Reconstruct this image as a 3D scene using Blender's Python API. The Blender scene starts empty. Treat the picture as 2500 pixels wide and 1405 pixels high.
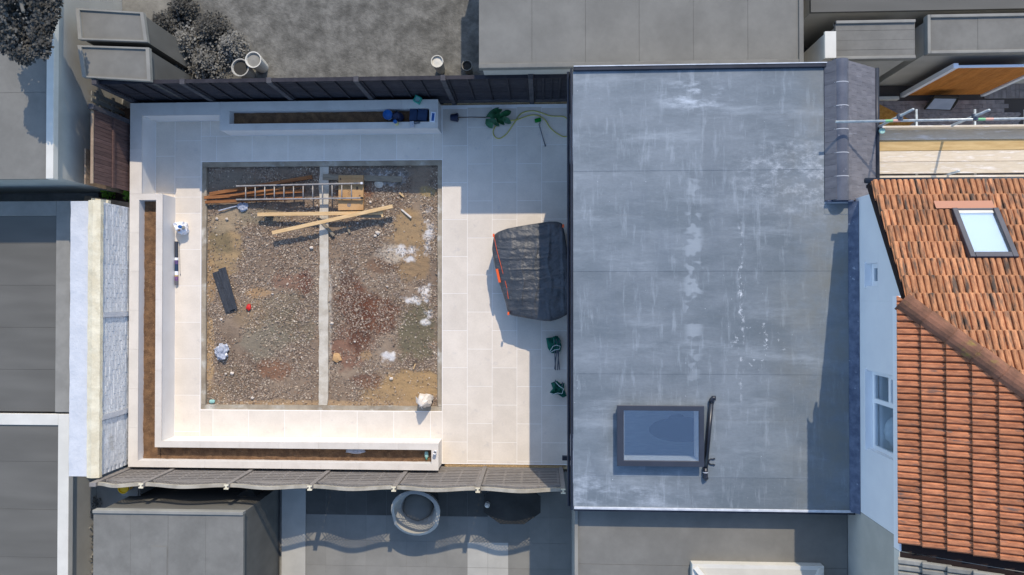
import bpy, bmesh, math, random
import numpy as np
from mathutils import Vector, Matrix, noise
random.seed(7); np.random.seed(7)
SC = bpy.context.scene
COL = SC.collection
rad = math.radians

# ------------------------------------------------------------------ camera, sky, sun, exposure
F = 1667.0; HC = 16.67
cam = bpy.data.cameras.new('camera'); co = bpy.data.objects.new('camera', cam); COL.objects.link(co)
cam.sensor_width = 36.0; cam.lens = 36.0 * F / 2500.0; cam.clip_end = 2000
CA, CB = math.atan(75 / F), math.atan(17.5 / F)
co.location = (0, 0, HC); co.rotation_euler = (CB, CA, 0)
SC.camera = co
CR = co.rotation_euler.to_matrix()
def P(px, py, z=0.0):            # where a sight line of the survey photograph meets height z
    d = CR @ Vector(((px - 1250) / F, -(py - 702.5) / F, -1.0))
    t = (z - HC) / d.z
    return Vector((d.x * t, d.y * t, z))

SUN = Vector((0.27, 1.08, 1.0)).normalized()
w = bpy.data.worlds.new('World'); SC.world = w; w.use_nodes = True
nt = w.node_tree
sky = nt.nodes.new('ShaderNodeTexSky'); sky.sky_type = 'NISHITA'; sky.sun_disc = False
sky.sun_elevation = math.asin(SUN.z); sky.sun_rotation = math.atan2(SUN.x, SUN.y)
sky.air_density = 1.0; sky.dust_density = 0.6; sky.ozone_density = 3.0
bg = nt.nodes['Background']; bg.inputs['Strength'].default_value = 0.15
nt.links.new(sky.outputs[0], bg.inputs[0])
sl = bpy.data.lights.new('sun', 'SUN'); sl.energy = 2.0; sl.angle = rad(0.5); sl.color = (1.0, 0.88, 0.72)
so = bpy.data.objects.new('sun', sl); COL.objects.link(so); so.location = (6, 20, 30)
so.rotation_euler = SUN.to_track_quat('Z', 'Y').to_euler()
SC.view_settings.view_transform = 'Standard'; SC.view_settings.look = 'None'
SC.view_settings.exposure = 0.85; SC.view_settings.gamma = 1.0

# ------------------------------------------------------------------ materials
def srgb(r, g, b):
    f = lambda c: (c / 255 / 12.92) if c <= 10 else ((c / 255 + 0.055) / 1.055) ** 2.4
    return (f(r), f(g), f(b))
MATS = {}
def mat(name, c1, c2=None, scale=3.0, rough=0.8, bump=0.0, bscale=40.0, fine=0.0, fscale=60.0, rnd=0.0,
        stretch=(1, 1, 1), spec=0.3, metal=0.0, coords='pos', c3=None, s3=1.0, t3=(0.55, 0.7), attr=None, detail=5, bdist=0.02):
    if name in MATS: return MATS[name]
    m = bpy.data.materials.new(name); m.use_nodes = True; n = m.node_tree.nodes; L = m.node_tree.links
    b = n['Principled BSDF']; b.inputs['Roughness'].default_value = rough; b.inputs['Specular IOR Level'].default_value = spec
    b.inputs['Metallic'].default_value = metal
    if coords == 'pos': src = n.new('ShaderNodeNewGeometry').outputs['Position']
    else: src = n.new('ShaderNodeTexCoord').outputs['Object']
    mp = n.new('ShaderNodeMapping'); mp.inputs['Scale'].default_value = stretch; L.new(src, mp.inputs[0]); vec = mp.outputs[0]
    if coords != 'pos' or rnd:
        oi = n.new('ShaderNodeObjectInfo')
        if coords != 'pos':
            ad = n.new('ShaderNodeVectorMath'); ad.operation = 'ADD'
            sc_ = n.new('ShaderNodeVectorMath'); sc_.operation = 'SCALE'; sc_.inputs['Scale'].default_value = 37.0
            cv = n.new('ShaderNodeCombineXYZ'); 
            for i in range(3): L.new(oi.outputs['Random'], cv.inputs[i])
            L.new(cv.outputs[0], sc_.inputs[0]); L.new(vec, ad.inputs[0]); L.new(sc_.outputs[0], ad.inputs[1]); vec = ad.outputs[0]
    def nz(scale, det=detail, rg=0.6):
        t = n.new('ShaderNodeTexNoise'); t.inputs['Scale'].default_value = scale; t.inputs['Detail'].default_value = det
        t.inputs['Roughness'].default_value = rg; L.new(vec, t.inputs['Vector']); return t.outputs['Fac']
    def ramp(fac, a, bb):
        mr = n.new('ShaderNodeMapRange'); mr.inputs['From Min'].default_value = a; mr.inputs['From Max'].default_value = bb
        mr.interpolation_type = 'SMOOTHSTEP'; L.new(fac, mr.inputs['Value']); return mr.outputs[0]
    def mixc(fac, a, bb, mode='MIX'):
        mx = n.new('ShaderNodeMix'); mx.data_type = 'RGBA'; mx.blend_type = mode
        if isinstance(fac, float): mx.inputs[0].default_value = fac
        else: L.new(fac, mx.inputs[0])
        for i, v in ((6, a), (7, bb)):
            if isinstance(v, tuple): mx.inputs[i].default_value = (*v, 1)
            else: L.new(v, mx.inputs[i])
        return mx.outputs[2]
    c2 = c2 or c1
    col = mixc(ramp(nz(scale), 0.32, 0.68), c1, c2)
    if attr:
        at = n.new('ShaderNodeVertexColor'); at.layer_name = attr; col = at.outputs[0]
    if c3: col = mixc(ramp(nz(s3), *t3), col, c3)
    if fine:
        g = n.new('ShaderNodeMapRange'); g.inputs['From Min'].default_value = 0.25; g.inputs['From Max'].default_value = 0.75
        g.inputs['To Min'].default_value = 1 - fine; g.inputs['To Max'].default_value = 1 + fine
        L.new(nz(fscale, 3), g.inputs['Value'])
        vm = n.new('ShaderNodeVectorMath'); vm.operation = 'SCALE'; L.new(col, vm.inputs[0]); L.new(g.outputs[0], vm.inputs['Scale']); col = vm.outputs[0]
    if rnd:
        g = n.new('ShaderNodeMapRange'); g.inputs['To Min'].default_value = 1 - rnd; g.inputs['To Max'].default_value = 1 + rnd
        L.new(oi.outputs['Random'], g.inputs['Value'])
        vm = n.new('ShaderNodeVectorMath'); vm.operation = 'SCALE'; L.new(col, vm.inputs[0]); L.new(g.outputs[0], vm.inputs['Scale']); col = vm.outputs[0]
    L.new(col, b.inputs['Base Color'])
    if bump:
        bp = n.new('ShaderNodeBump'); bp.inputs['Strength'].default_value = bump; bp.inputs['Distance'].default_value = bdist
        L.new(nz(bscale, 6), bp.inputs['Height']); L.new(bp.outputs[0], b.inputs['Normal'])
    MATS[name] = m
    return m
def grey(v, name, dv=0.12, **k):
    k.setdefault('scale', 2.0); k.setdefault('rough', 0.9); k.setdefault('spec', 0.1)
    # neutral greys of the neighbours' plots
    tn = (1.04, 1.0, 0.88)
    return mat(name, tuple(v * (1 + dv) * t for t in tn), tuple(v * (1 - dv) * t for t in tn), **k)
def glass(name, tint, rough=0.02, refl=0.5):
    m = bpy.data.materials.new(name); m.use_nodes = True; n = m.node_tree.nodes; L = m.node_tree.links
    n.remove(n['Principled BSDF']); out = n['Material Output']
    tr = n.new('ShaderNodeBsdfTransparent'); tr.inputs[0].default_value = (*tint, 1)
    gl = n.new('ShaderNodeBsdfGlossy'); gl.inputs['Roughness'].default_value = rough
    lw = n.new('ShaderNodeLayerWeight'); lw.inputs[0].default_value = 0.5
    fr = n.new('ShaderNodeMath'); fr.operation = 'POWER'; L.new(lw.outputs['Facing'], fr.inputs[0]); fr.inputs[1].default_value = 4.0
    ml = n.new('ShaderNodeMath'); ml.operation = 'MULTIPLY_ADD'; ml.inputs[1].default_value = 0.8; ml.inputs[2].default_value = refl
    ml.use_clamp = True; L.new(fr.outputs[0], ml.inputs[0])
    mx = n.new('ShaderNodeMixShader'); L.new(ml.outputs[0], mx.inputs[0]); L.new(tr.outputs[0], mx.inputs[1]); L.new(gl.outputs[0], mx.inputs[2])
    L.new(mx.outputs[0], out.inputs[0]); return m

M = {}
M['slab'] = mat('porcelain paving', srgb(224, 213, 197), srgb(215, 204, 188), 2.2, 0.55, 0.05, 60, 0.04, 25, rnd=0.045, c3=srgb(202, 193, 182), s3=4.0, t3=(0.58, 0.8))
M['grout'] = mat('pale grout', srgb(244, 239, 231), srgb(240, 234, 226), 8, 0.9)
M['coping'] = mat('coping porcelain', srgb(220, 212, 200), srgb(210, 202, 190), 2.5, 0.55, 0.04, 60, 0.02, 25, rnd=0.02)
M['render'] = mat('white clad wall', srgb(226, 224, 220), srgb(220, 217, 212), 2, 0.6, 0.03, 60)
M['soil'] = mat('dry soil', srgb(128, 98, 70), srgb(98, 74, 54), 6, 0.95, 0.9, 30, 0.25, 45, c3=srgb(150, 122, 92), s3=14, t3=(0.6, 0.75))
M['concrete'] = mat('footing concrete', srgb(168, 156, 136), srgb(140, 128, 110), 3, 0.9, 0.35, 40, 0.08, 60, c3=srgb(196, 192, 180), s3=1.6, t3=(0.52, 0.7))
M['concrete_pale'] = mat('pale beam concrete', srgb(206, 198, 182), srgb(184, 174, 156), 4, 0.9, 0.35, 50, 0.08, 60)
M['felt'] = mat('roof felt', srgb(122, 130, 136), srgb(104, 113, 119), 1.1, 0.62, 0.16, 9, 0.07, 22, rnd=0.08, stretch=(0.7, 1.5, 1))
M['black_trim'] = mat('black roof trim', srgb(38, 44, 56), srgb(28, 33, 44), 4, 0.45)
M['alu'] = mat('pale metal trim', srgb(205, 208, 212), srgb(180, 184, 190), 6, 0.35, spec=0.5)
M['lead'] = mat('lead flashing', srgb(94, 104, 124), srgb(66, 76, 98), 7, 0.6, 0.3, 12, 0.1, 30, c3=srgb(150, 158, 172), s3=9, t3=(0.62, 0.72))
M['lead_pale'] = mat('pale mortar', srgb(176, 178, 182), None, 8, .8)
M['housewall'] = mat('painted house wall', srgb(228, 230, 232), srgb(222, 224, 227), 1.5, 0.75, 0.03, 80)
M['upvc'] = mat('white window frame', srgb(238, 240, 242), None, 2, 0.35, spec=0.5)
M['clay'] = mat('clay tile', srgb(196, 138, 96), srgb(156, 104, 72), 6, 0.85, 0.25, 60, 0.16, 50, rnd=0.22, stretch=(5, 1.0, 1), coords='obj',
                c3=srgb(84, 72, 62), s3=2.4, t3=(0.47, 0.68))
M['clay_lower'] = mat('clay tile lower', srgb(192, 126, 88), srgb(156, 98, 68), 5, 0.85, 0.25, 60, 0.12, 50, rnd=0.16, stretch=(5, 1.2, 1), coords='obj',
                c3=srgb(116, 90, 78), s3=3.0, t3=(0.56, 0.72))
M['ridge_clay'] = mat('mossy hip tile', srgb(132, 92, 72), srgb(104, 74, 58), 5, 0.9, 0.4, 40, 0.1, 40, rnd=0.12, c3=srgb(126, 108, 58), s3=3.5, t3=(0.55, 0.7))
M['underlay'] = mat('roof underlay', srgb(44, 34, 32), None, 2, 0.95)
M['slate'] = mat('dark slate', srgb(112, 110, 114), srgb(98, 97, 102), 4, 0.55, 0.15, 30, 0.06, 40, rnd=0.09, c3=srgb(128, 128, 134), s3=2.4, t3=(0.6, 0.78), stretch=(0.6, 3, 1))
M['ridge_dark'] = mat('dark ridge', srgb(98, 101, 110), srgb(82, 85, 95), 3, 0.5, 0.15, 20, 0.05, 30, rnd=0.05, c3=srgb(140, 142, 150), s3=6, t3=(0.62, 0.72))
M['frame_dark'] = mat('anthracite frame', srgb(56, 60, 70), srgb(50, 54, 63), 3, 0.4, spec=0.5)
M['velux'] = mat('roof window frame', srgb(72, 70, 76), srgb(60, 58, 64), 3, 0.4, spec=0.5)
M['fence_dark'] = mat('dark stained fence', srgb(58, 56, 60), srgb(40, 39, 46), 6, 0.8, 0.3, 30, 0.12, 30, rnd=0.2, stretch=(1, 6, 6))
M['fence_batten'] = mat('dark batten', srgb(52, 50, 55), srgb(40, 38, 44), 6, 0.8, rnd=0.1)
M['post_concrete_dark'] = mat('concrete fence post', srgb(84, 82, 84), srgb(68, 66, 70), 5, 0.9, 0.2, 40)
M['fence_grey'] = mat('grey painted fence', srgb(138, 132, 126), srgb(118, 113, 108), 7, 0.8, 0.2, 30, 0.06, 30, rnd=0.07, stretch=(1, 5, 5))
M['fence_cap'] = mat('pale fence cap', srgb(176, 168, 152), srgb(150, 142, 126), 4, 0.8)
M['brown_board'] = mat('brown fence board', srgb(110, 86, 78), srgb(90, 70, 66), 5, 0.85, 0.1, 30, 0.05, 30, rnd=0.2, stretch=(1, 6, .6))
M['tan_board'] = mat('weathered board', srgb(176, 152, 126), srgb(148, 126, 104), 5, 0.85, 0.2, 30, rnd=0.12)
M['white_brick'] = mat('white painted brick', srgb(228, 229, 228), srgb(214, 216, 216), 6, 0.75, 0.5, 35, 0.05, 50, rnd=0.05, c3=srgb(186, 184, 176), s3=2.2, t3=(0.6, 0.75))
M['mortar_white'] = mat('painted mortar', srgb(216, 217, 216), srgb(200, 201, 200), 6, 0.85, 0.3, 40)
M['cream'] = mat('cream coping', srgb(226, 216, 188), srgb(206, 194, 164), 4, 0.85, 0.5, 22, 0.06, 40, c3=srgb(176, 150, 112), s3=1.3, t3=(0.64, 0.8))
M['white_render'] = mat('rough white render', srgb(206, 207, 208), srgb(194, 196, 198), 3, 0.8, 0.6, 14, 0.03, 40)
M['timber_brown'] = mat('brown timber', srgb(160, 108, 66), srgb(126, 82, 50), 4, 0.8, 0.2, 30, 0.12, 40, rnd=0.14, stretch=(1, 9, 9), coords='obj')
M['timber_new'] = mat('fresh softwood', srgb(222, 190, 142), srgb(204, 168, 118), 4, 0.75, 0.12, 30, 0.06, 40, rnd=0.06, stretch=(1, 9, 9), coords='obj')
M['timber_grey'] = mat('weathered timber', srgb(150, 138, 118), srgb(124, 114, 98), 4, 0.85, 0.2, 30, 0.1, 40, rnd=0.1, stretch=(1, 9, 9), coords='obj')
M['scaff_board'] = mat('scaffold board', srgb(214, 200, 178), srgb(194, 178, 152), 3, 0.85, 0.15, 30, 0.06, 40, rnd=0.07, stretch=(0.8, 6, 6), c3=srgb(228, 220, 210), s3=3, t3=(0.5, 0.7))
M['scaff_yellow'] = mat('yellow scaffold board', srgb(206, 178, 128), srgb(188, 158, 108), 3, 0.85, 0.15, 30, 0.06, 40, rnd=0.04, stretch=(0.8, 6, 6))
M['galv'] = mat('galvanised tube', srgb(190, 194, 192), srgb(160, 165, 165), 9, 0.4, metal=0.35, spec=0.5)
M['alu_ladder'] = mat('dull aluminium', srgb(176, 170, 162), srgb(150, 146, 142), 9, 0.5, metal=0.3, spec=0.5)
M['tape_g'] = mat('faded green tape', srgb(130, 190, 140), None, 8, .6); M['tape_o'] = mat('faded pink tape', srgb(214, 168, 150), None, 8, .6)
M['card'] = mat('brown cardboard', srgb(196, 158, 112), srgb(178, 140, 96), 4, 0.85, 0.1, 15, 0.05, 30)
M['ink'] = mat('dark print', srgb(104, 84, 68), None, 3, 0.85)
M['ink_blue'] = mat('blue print', srgb(92, 110, 126), None, 3, 0.85)
M['charcoal'] = mat('charcoal composite board', srgb(66, 70, 76), srgb(48, 52, 58), 4, 0.7, 0.5, 22, 0.12, 30, stretch=(1, 6, 1), coords='obj', c3=srgb(128, 130, 128), s3=5, t3=(0.66, 0.74))
M['red'] = mat('red plastic', srgb(214, 38, 30), srgb(190, 28, 24), 9, 0.4, spec=0.5)
M['poly'] = mat('clear crumpled polythene', srgb(186, 190, 198), srgb(150, 154, 164), 16, 0.25, 0.4, 25, spec=0.6)
M['white_bag'] = mat('white woven sack', srgb(226, 218, 206), srgb(206, 196, 182), 7, 0.7, 0.3, 25)
M['white_paper'] = mat('white crumpled bag', srgb(240, 240, 242), srgb(224, 225, 230), 9, 0.6, 0.2, 25)
M['teal'] = mat('teal plastic', srgb(40, 168, 142), srgb(30, 140, 120), 6, 0.45, spec=0.5)
M['pale_teal'] = mat('pale teal plastic', srgb(168, 206, 196), srgb(140, 186, 176), 6, 0.4)
M['blue'] = mat('blue plastic', srgb(24, 104, 176), srgb(18, 84, 150), 5, 0.4, spec=0.5)
M['navy'] = mat('navy plastic', srgb(40, 62, 92), srgb(30, 48, 76), 6, 0.5)
M['navy_bag'] = mat('dark blue sack', srgb(44, 52, 80), srgb(28, 34, 58), 9, 0.35, 0.5, 20)
M['white_plastic'] = mat('white plastic', srgb(236, 238, 242), None, 3, 0.4)
M['bristle'] = mat('pale bristle', srgb(206, 206, 208), srgb(176, 178, 182), 40, 0.9, 0.6, 60)
M['cover'] = mat('charcoal nylon cover', srgb(78, 80, 83), srgb(64, 67, 70), 3, 0.36, 0.7, 3.4, 0.05, 20, spec=0.5, stretch=(1.0, 1.6, 1), bdist=.09)
M['orange'] = mat('orange webbing', srgb(236, 98, 48), None, 3, 0.6)
M['chair_green'] = mat('green canvas', srgb(20, 104, 84), srgb(12, 78, 64), 7, 0.75, 0.2, 20)
M['cord'] = mat('pale cord', srgb(206, 216, 214), None, 3, 0.7)
M['dark_metal'] = mat('dark steel tube', srgb(92, 98, 108), srgb(70, 76, 86), 6, 0.4, spec=0.5)
M['leaf'] = mat('waxy leaf', srgb(52, 112, 68), srgb(34, 84, 52), 8, 0.4, 0.1, 20, rnd=0.25, spec=0.5, coords='obj')
M['leaf_light'] = mat('fresh leaf', srgb(128, 168, 48), srgb(84, 130, 32), 9, 0.6, rnd=0.2)
M['stem'] = mat('woody stem', srgb(96, 80, 66), srgb(74, 62, 52), 9, 0.8)
M['pot'] = mat('black plant pot', srgb(36, 46, 72), srgb(28, 36, 58), 5, 0.5)
M['hose'] = mat('yellow hose', srgb(204, 196, 92), srgb(180, 172, 76), 12, 0.45, spec=0.5)
M['green'] = mat('green scrubbing pad', srgb(22, 140, 48), srgb(16, 116, 38), 20, 0.9, 0.4, 60)
M['pipe'] = mat('black rainwater pipe', srgb(34, 38, 48), srgb(28, 31, 40), 6, 0.35, spec=0.5)
M['osb'] = mat('osb sheet', srgb(196, 142, 68), srgb(166, 112, 46), 14, 0.85, 0.3, 40, 0.15, 40)
M['oak'] = mat('orange timber boarding', srgb(206, 138, 66), srgb(176, 106, 40), 5, 0.7, 0.1, 30, 0.08, 40, rnd=0.1, stretch=(8, 8, 0.6))
M['paver'] = mat('grey block paver', srgb(154, 146, 142), srgb(134, 127, 125), 7, 0.9, 0.25, 50, 0.08, 60, rnd=0.12)
M['paver_joint'] = mat('paver joint sand', srgb(84, 78, 74), None, 8, 0.95)
M['panel_face'] = mat('pale panel face', srgb(170, 180, 196), srgb(150, 162, 180), 2, 0.3, spec=0.5)
M['yellow'] = mat('yellow plastic', srgb(232, 186, 18), None, 3, 0.4)
M['oak_floor'] = mat('room floor', srgb(206, 204, 200), srgb(186, 184, 180), 4, 0.35, stretch=(1, 8, 1), rnd=0.0)
M['plaster'] = mat('white plaster', srgb(236, 236, 234), None, 2, 0.8)
M['table'] = mat('dark table top', srgb(44, 48, 54), srgb(36, 40, 46), 4, 0.35)
M['glass'] = glass('skylight glass', (0.95, 0.98, 0.99), 0.02, 0.30)
M['glass_win'] = glass('window glass', (0.86, 0.91, 0.94), 0.02, 0.05)
M['blind'] = mat('white blind', srgb(236, 242, 240), None, 2, 0.7)
M['gravel_fine'] = mat('golden gravel', srgb(226, 198, 150), srgb(186, 160, 122), 40, 0.9, 0.8, 60, 0.3, 70)
M['stone_attr'] = mat('mixed gravel stones', (0.3,) * 3, None, 5, 0.9, attr='Col')
M['bed_attr'] = mat('pit soil', (0.3,) * 3, None, 5, 0.95, 0.7, 26, 0.22, 60, attr='Col')
M['rubble'] = mat('pale rubble', srgb(222, 212, 198), srgb(196, 182, 166), 20, 0.9, 0.3, 40, rnd=0.1)
M['dirt'] = mat('dark bare earth', srgb(92, 72, 58), srgb(66, 52, 44), 7, 0.95, 0.8, 30, 0.2, 40)
M['grass_green'] = mat('green grass', srgb(48, 104, 40), srgb(34, 80, 30), 20, 0.95, 0.8, 60, 0.3, 50)
M['g_ground'] = grey(0.22, 'grey ground', 0.2, scale=1.2, bump=0.4, bscale=20, fine=0.12, fscale=8)
M['g_lawn'] = grey(0.145, 'grey lawn', 0.28, scale=2.2, bump=0.9, bscale=18, fine=0.25, fscale=9)
M['g_roof_pale'] = grey(0.185, 'pale grey felt', 0.09, scale=1.2, fine=0.05, fscale=6)
M['g_roof_mid'] = grey(0.18, 'mid grey felt', 0.1, scale=1.5, fine=0.06, fscale=9)
M['g_roof_dark'] = grey(0.13, 'dark grey felt', 0.1, scale=1.5, fine=0.06, fscale=6, stretch=(0.4, 2, 1))
M['g_white'] = grey(0.62, 'grey white trim', 0.05)
M['g_wall'] = grey(0.42, 'grey white wall', 0.06)
M['g_dark'] = grey(0.05, 'near black', 0.2)
M['g_mid'] = grey(0.25, 'mid grey', 0.1)
M['g_paving'] = grey(0.23, 'grey paving', 0.08, scale=1.4, rnd=0.05)
M['g_paving_shade'] = grey(0.09, 'grey paving with painted shade', 0.1, scale=2, rnd=0.06)  # paving row behind the slatted fence, its shadow put into the colour
M['g_leaf'] = grey(0.16, 'grey leaves', 0.4, scale=5, rnd=0.2)
M['g_leaf_dark'] = grey(0.08, 'dark grey leaves', 0.4, scale=5)
M['g_tile'] = grey(0.24, 'grey roof tile', 0.15, scale=4, rnd=0.15)

# ------------------------------------------------------------------ mesh helpers
ORG = {}
class MB:
    def __init__(s): s.v = []; s.f = []
    def add(s, vs, fs):
        b = len(s.v); s.v += [tuple(v) for v in vs]; s.f += [tuple(b + i for i in f) for f in fs]; return s
    def box(s, x0, x1, y0, y1, z0, z1):
        return s.hexa([(x0, y0, z0), (x1, y0, z0), (x1, y1, z0), (x0, y1, z0)], [(x0, y0, z1), (x1, y0, z1), (x1, y1, z1), (x0, y1, z1)])
    def hexa(s, lo, hi):
        n = len(lo)
        return s.add(list(lo) + list(hi), [tuple(reversed(range(n))), tuple(range(n, 2 * n))] + [(i, (i + 1) % n, n + (i + 1) % n, n + i) for i in range(n)])
    def prism(s, pts, z0, z1):
        a = sum(pts[i][0] * pts[(i + 1) % len(pts)][1] - pts[(i + 1) % len(pts)][0] * pts[i][1] for i in range(len(pts)))
        if a < 0: pts = pts[::-1]
        return s.hexa([(p[0], p[1], z0) for p in pts], [(p[0], p[1], z1) for p in pts])
    def beam(s, a, b, w, h, up=(0, 0, 1)):       # box of width w, height h along a-b (a,b = centre line)
        a = Vector(a); b = Vector(b); d = (b - a).normalized(); up = Vector(up)
        x = d.cross(up).normalized() * w / 2; y = x.cross(d).normalized() * h / 2
        return s.add([a - x - y, a + x - y, a + x + y, a - x + y, b - x - y, b + x - y, b + x + y, b - x + y],
                     [(0, 1, 2, 3), (7, 6, 5, 4), (0, 4, 5, 1), (1, 5, 6, 2), (2, 6, 7, 3), (3, 7, 4, 0)])
    def tube(s, pts, r, n=8, cap=True):
        pts = [Vector(p) for p in pts]; rs = r if isinstance(r, (list, tuple)) else [r] * len(pts)
        b = len(s.v); nx = None
        for i, p in enumerate(pts):
            d = (pts[min(i + 1, len(pts) - 1)] - pts[max(i - 1, 0)]).normalized()
            if nx is None: nx = d.orthogonal().normalized()
            nx = (nx - d * nx.dot(d)).normalized(); ny = d.cross(nx)
            for k in range(n):
                t = 2 * math.pi * k / n; s.v.append(tuple(p + (nx * math.cos(t) + ny * math.sin(t)) * rs[i]))
        for i in range(len(pts) - 1):
            for k in range(n):
                s.f.append((b + i * n + k, b + i * n + (k + 1) % n, b + (i + 1) * n + (k + 1) % n, b + (i + 1) * n + k))
        if cap:
            s.f.append(tuple(b + k for k in reversed(range(n)))); e = b + (len(pts) - 1) * n; s.f.append(tuple(e + k for k in range(n)))
        return s
    def lathe(s, c, prof, n=20, axis='z', sx=1, sy=1):     # prof: (r, h)
        b = len(s.v)
        for r, h in prof:
            for k in range(n):
                t = 2 * math.pi * k / n; q = (r * math.cos(t) * sx, r * math.sin(t) * sy, h)
                if axis == 'x': q = (h, q[0], q[1])
                s.v.append((c[0] + q[0], c[1] + q[1], c[2] + q[2]))
        for i in range(len(prof) - 1):
            for k in range(n):
                s.f.append((b + i * n + k, b + i * n + (k + 1) % n, b + (i + 1) * n + (k + 1) % n, b + (i + 1) * n + k))
        if prof[0][0] > 1e-4: s.f.append(tuple(b + k for k in reversed(range(n))))
        if prof[-1][0] > 1e-4:
            e = b + (len(prof) - 1) * n; s.f.append(tuple(e + k for k in range(n)))
        return s
    def plate(s, x0, x1, y0, y1, z0, z1, holes=()):        # slab with rectangular holes
        xs = sorted({x0, x1} | {min(max(h[i], x0), x1) for h in holes for i in (0, 1)})
        ys = sorted({y0, y1} | {min(max(h[i], y0), y1) for h in holes for i in (2, 3)})
        solid = {}
        for i in range(len(xs) - 1):
            for j in range(len(ys) - 1):
                cx = (xs[i] + xs[i + 1]) / 2; cy = (ys[j] + ys[j + 1]) / 2
                solid[i, j] = not any(h[0] < cx < h[1] and h[2] < cy < h[3] for h in holes)
        for (i, j), ok in solid.items():
            if not ok: continue
            a, b, c, d = xs[i], xs[i + 1], ys[j], ys[j + 1]
            s.add([(a, c, z1), (b, c, z1), (b, d, z1), (a, d, z1), (a, c, z0), (b, c, z0), (b, d, z0), (a, d, z0)], [(0, 1, 2, 3), (7, 6, 5, 4)])
            n = len(s.v) - 8
            for (di, dj), q in (((-1, 0), (0, 3, 7, 4)), ((1, 0), (2, 1, 5, 6)), ((0, -1), (1, 0, 4, 5)), ((0, 1), (3, 2, 6, 7))):
                if not solid.get((i + di, j + dj)): s.f.append(tuple(n + t for t in q))
        return s
    def mesh(s, name, origin=(0, 0, 0)):
        me = bpy.data.meshes.new(name)
        me.from_pydata([(v[0] - origin[0], v[1] - origin[1], v[2] - origin[2]) for v in s.v], [], s.f); me.validate(); me.update(); return me
    def build(s, name, m, parent=None, smooth=False, bevel=0.0, **tags):
        xs = [v[0] for v in s.v]; ys = [v[1] for v in s.v]; zs = [v[2] for v in s.v]
        o0 = Vector(((min(xs) + max(xs)) / 2, (min(ys) + max(ys)) / 2, min(zs)))
        return link(name, s.mesh(name, o0), m, o0, parent, smooth, bevel, **tags)
def link(name, me, m, loc, parent=None, smooth=False, bevel=0.0, rot=None, **tags):
    o = bpy.data.objects.new(name, me); COL.objects.link(o)
    if m and not me.materials: me.materials.append(m)
    ORG[o] = Vector(loc)
    if parent is not None: o.parent = parent; o.location = Vector(loc) - ORG[parent]
    else: o.location = loc
    if rot is not None: o.rotation_euler = rot
    if smooth: me.shade_smooth()
    if bevel:
        bm = o.modifiers.new('bevel', 'BEVEL'); bm.width = bevel; bm.segments = 2; bm.limit_method = 'ANGLE'
    tag(o, **tags); return o
def tag(o, label=None, cat=None, group=None, kind=None):
    if label: o['label'] = label
    if cat: o['category'] = cat
    if group: o['group'] = group
    if kind: o['kind'] = kind
    return o
def thing(name, loc, label, cat, group=None):
    o = bpy.data.objects.new(name, None); o.empty_display_size = 0.1; COL.objects.link(o); o.location = loc; ORG[o] = Vector(loc)
    return tag(o, label, cat, group)
def place(name, me, m, mw, parent):          # share a mesh under a full matrix
    o = bpy.data.objects.new(name, me); COL.objects.link(o)
    if not me.materials: me.materials.append(m)
    ORG[o] = mw.to_translation(); o.parent = parent
    o.matrix_local = Matrix.Translation(-ORG[parent]) @ mw
    return o
def fbm(x, y, s=1.0, seed=0.0): return noise.fractal((x * s + seed, y * s - seed, seed), 0.6, 2.0, 4)
def crumple(c, rx, ry, rz, n=2, amp=0.35, seed=0, flat=True):
    bm = bmesh.new(); bmesh.ops.create_icosphere(bm, subdivisions=n, radius=1.0)
    for v in bm.verts:
        k = 1 + amp * noise.noise(v.co * 2.3 + Vector((seed, seed * 2, 0))) + amp * 0.6 * noise.noise(v.co * 5.1 + Vector((0, seed, 3)))
        v.co = Vector((v.co.x * rx * k, v.co.y * ry * k, max(v.co.z * rz * k, -rz * 0.55)))
    mb = MB(); bm.verts.index_update()
    mb.add([(v.co.x + c[0], v.co.y + c[1], v.co.z + c[2] + rz * 0.55) for v in bm.verts], [tuple(v.index for v in f.verts) for f in bm.faces]); bm.free()
    return mb
def disc(c, r, z0, z1, n=20): return MB().lathe((c[0], c[1], 0), [(r, z0), (r, z1)], n)

# ================================================================== SETTING
MB().box(-160, 160, -160, 160, -0.5, -0.16).build('ground', M['g_ground'], kind='structure')

# ---------- patio: bed and individual porcelain slabs
PX0, PX1, PY0, PY1 = -8.53, -2.46, -2.87, 3.33          # the open pit
bed = MB().plate(-9.9, 0.62, -4.14, 4.66, -0.15, -0.0022, [(PX0 + 0.01, PX1 - 0.01, PY0 + 0.01, PY1 - 0.01)]).build('patio', M['grout'], kind='structure')
nslab = 0
def slab(x0, x1, y0, y1):
    g = 0.0055
    if x1 - x0 < 0.03 or y1 - y0 < 0.03: return
    dz = random.uniform(-0.0005, 0.0005)
    MB().box(x0 + g, x1 - g, y0 + g, y1 - g, -0.0018, 0.0 + dz).build('paving_slab', M['slab'], bed)
def run_y(x0, x1, y0, y1, j0, step=0.908):
    k = math.floor((y0 - j0) / step); y = j0 + k * step
    while y < y1:
        a, b = max(y, y0), min(y + step, y1)
        if b - a > 0.02: slab(x0, x1, a, b)
        y += step
def run_x(x0, x1, y0, y1, j0, step=0.908):
    k = math.floor((x0 - j0) / step); x = j0 + k * step
    while x < x1:
        a, b = max(x, x0), min(x + step, x1)
        if b - a > 0.02: slab(a, b, y0, y1)
        x += step
cols = [-2.46, -1.845, -1.235, -0.63, -0.025, 0.6]
for i in range(5): run_y(cols[i], cols[i + 1], -4.12, 4.6, 0.03 + (0.454 if i % 2 else 0))
run_y(-9.69, -9.2, 2.44, 4.34, 3.47)                    # by the low wall
run_y(-9.18, PX0, -3.53, 2.44, 0.22); run_y(-9.2, PX0, 2.44, 4.34, 0.22)
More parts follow.
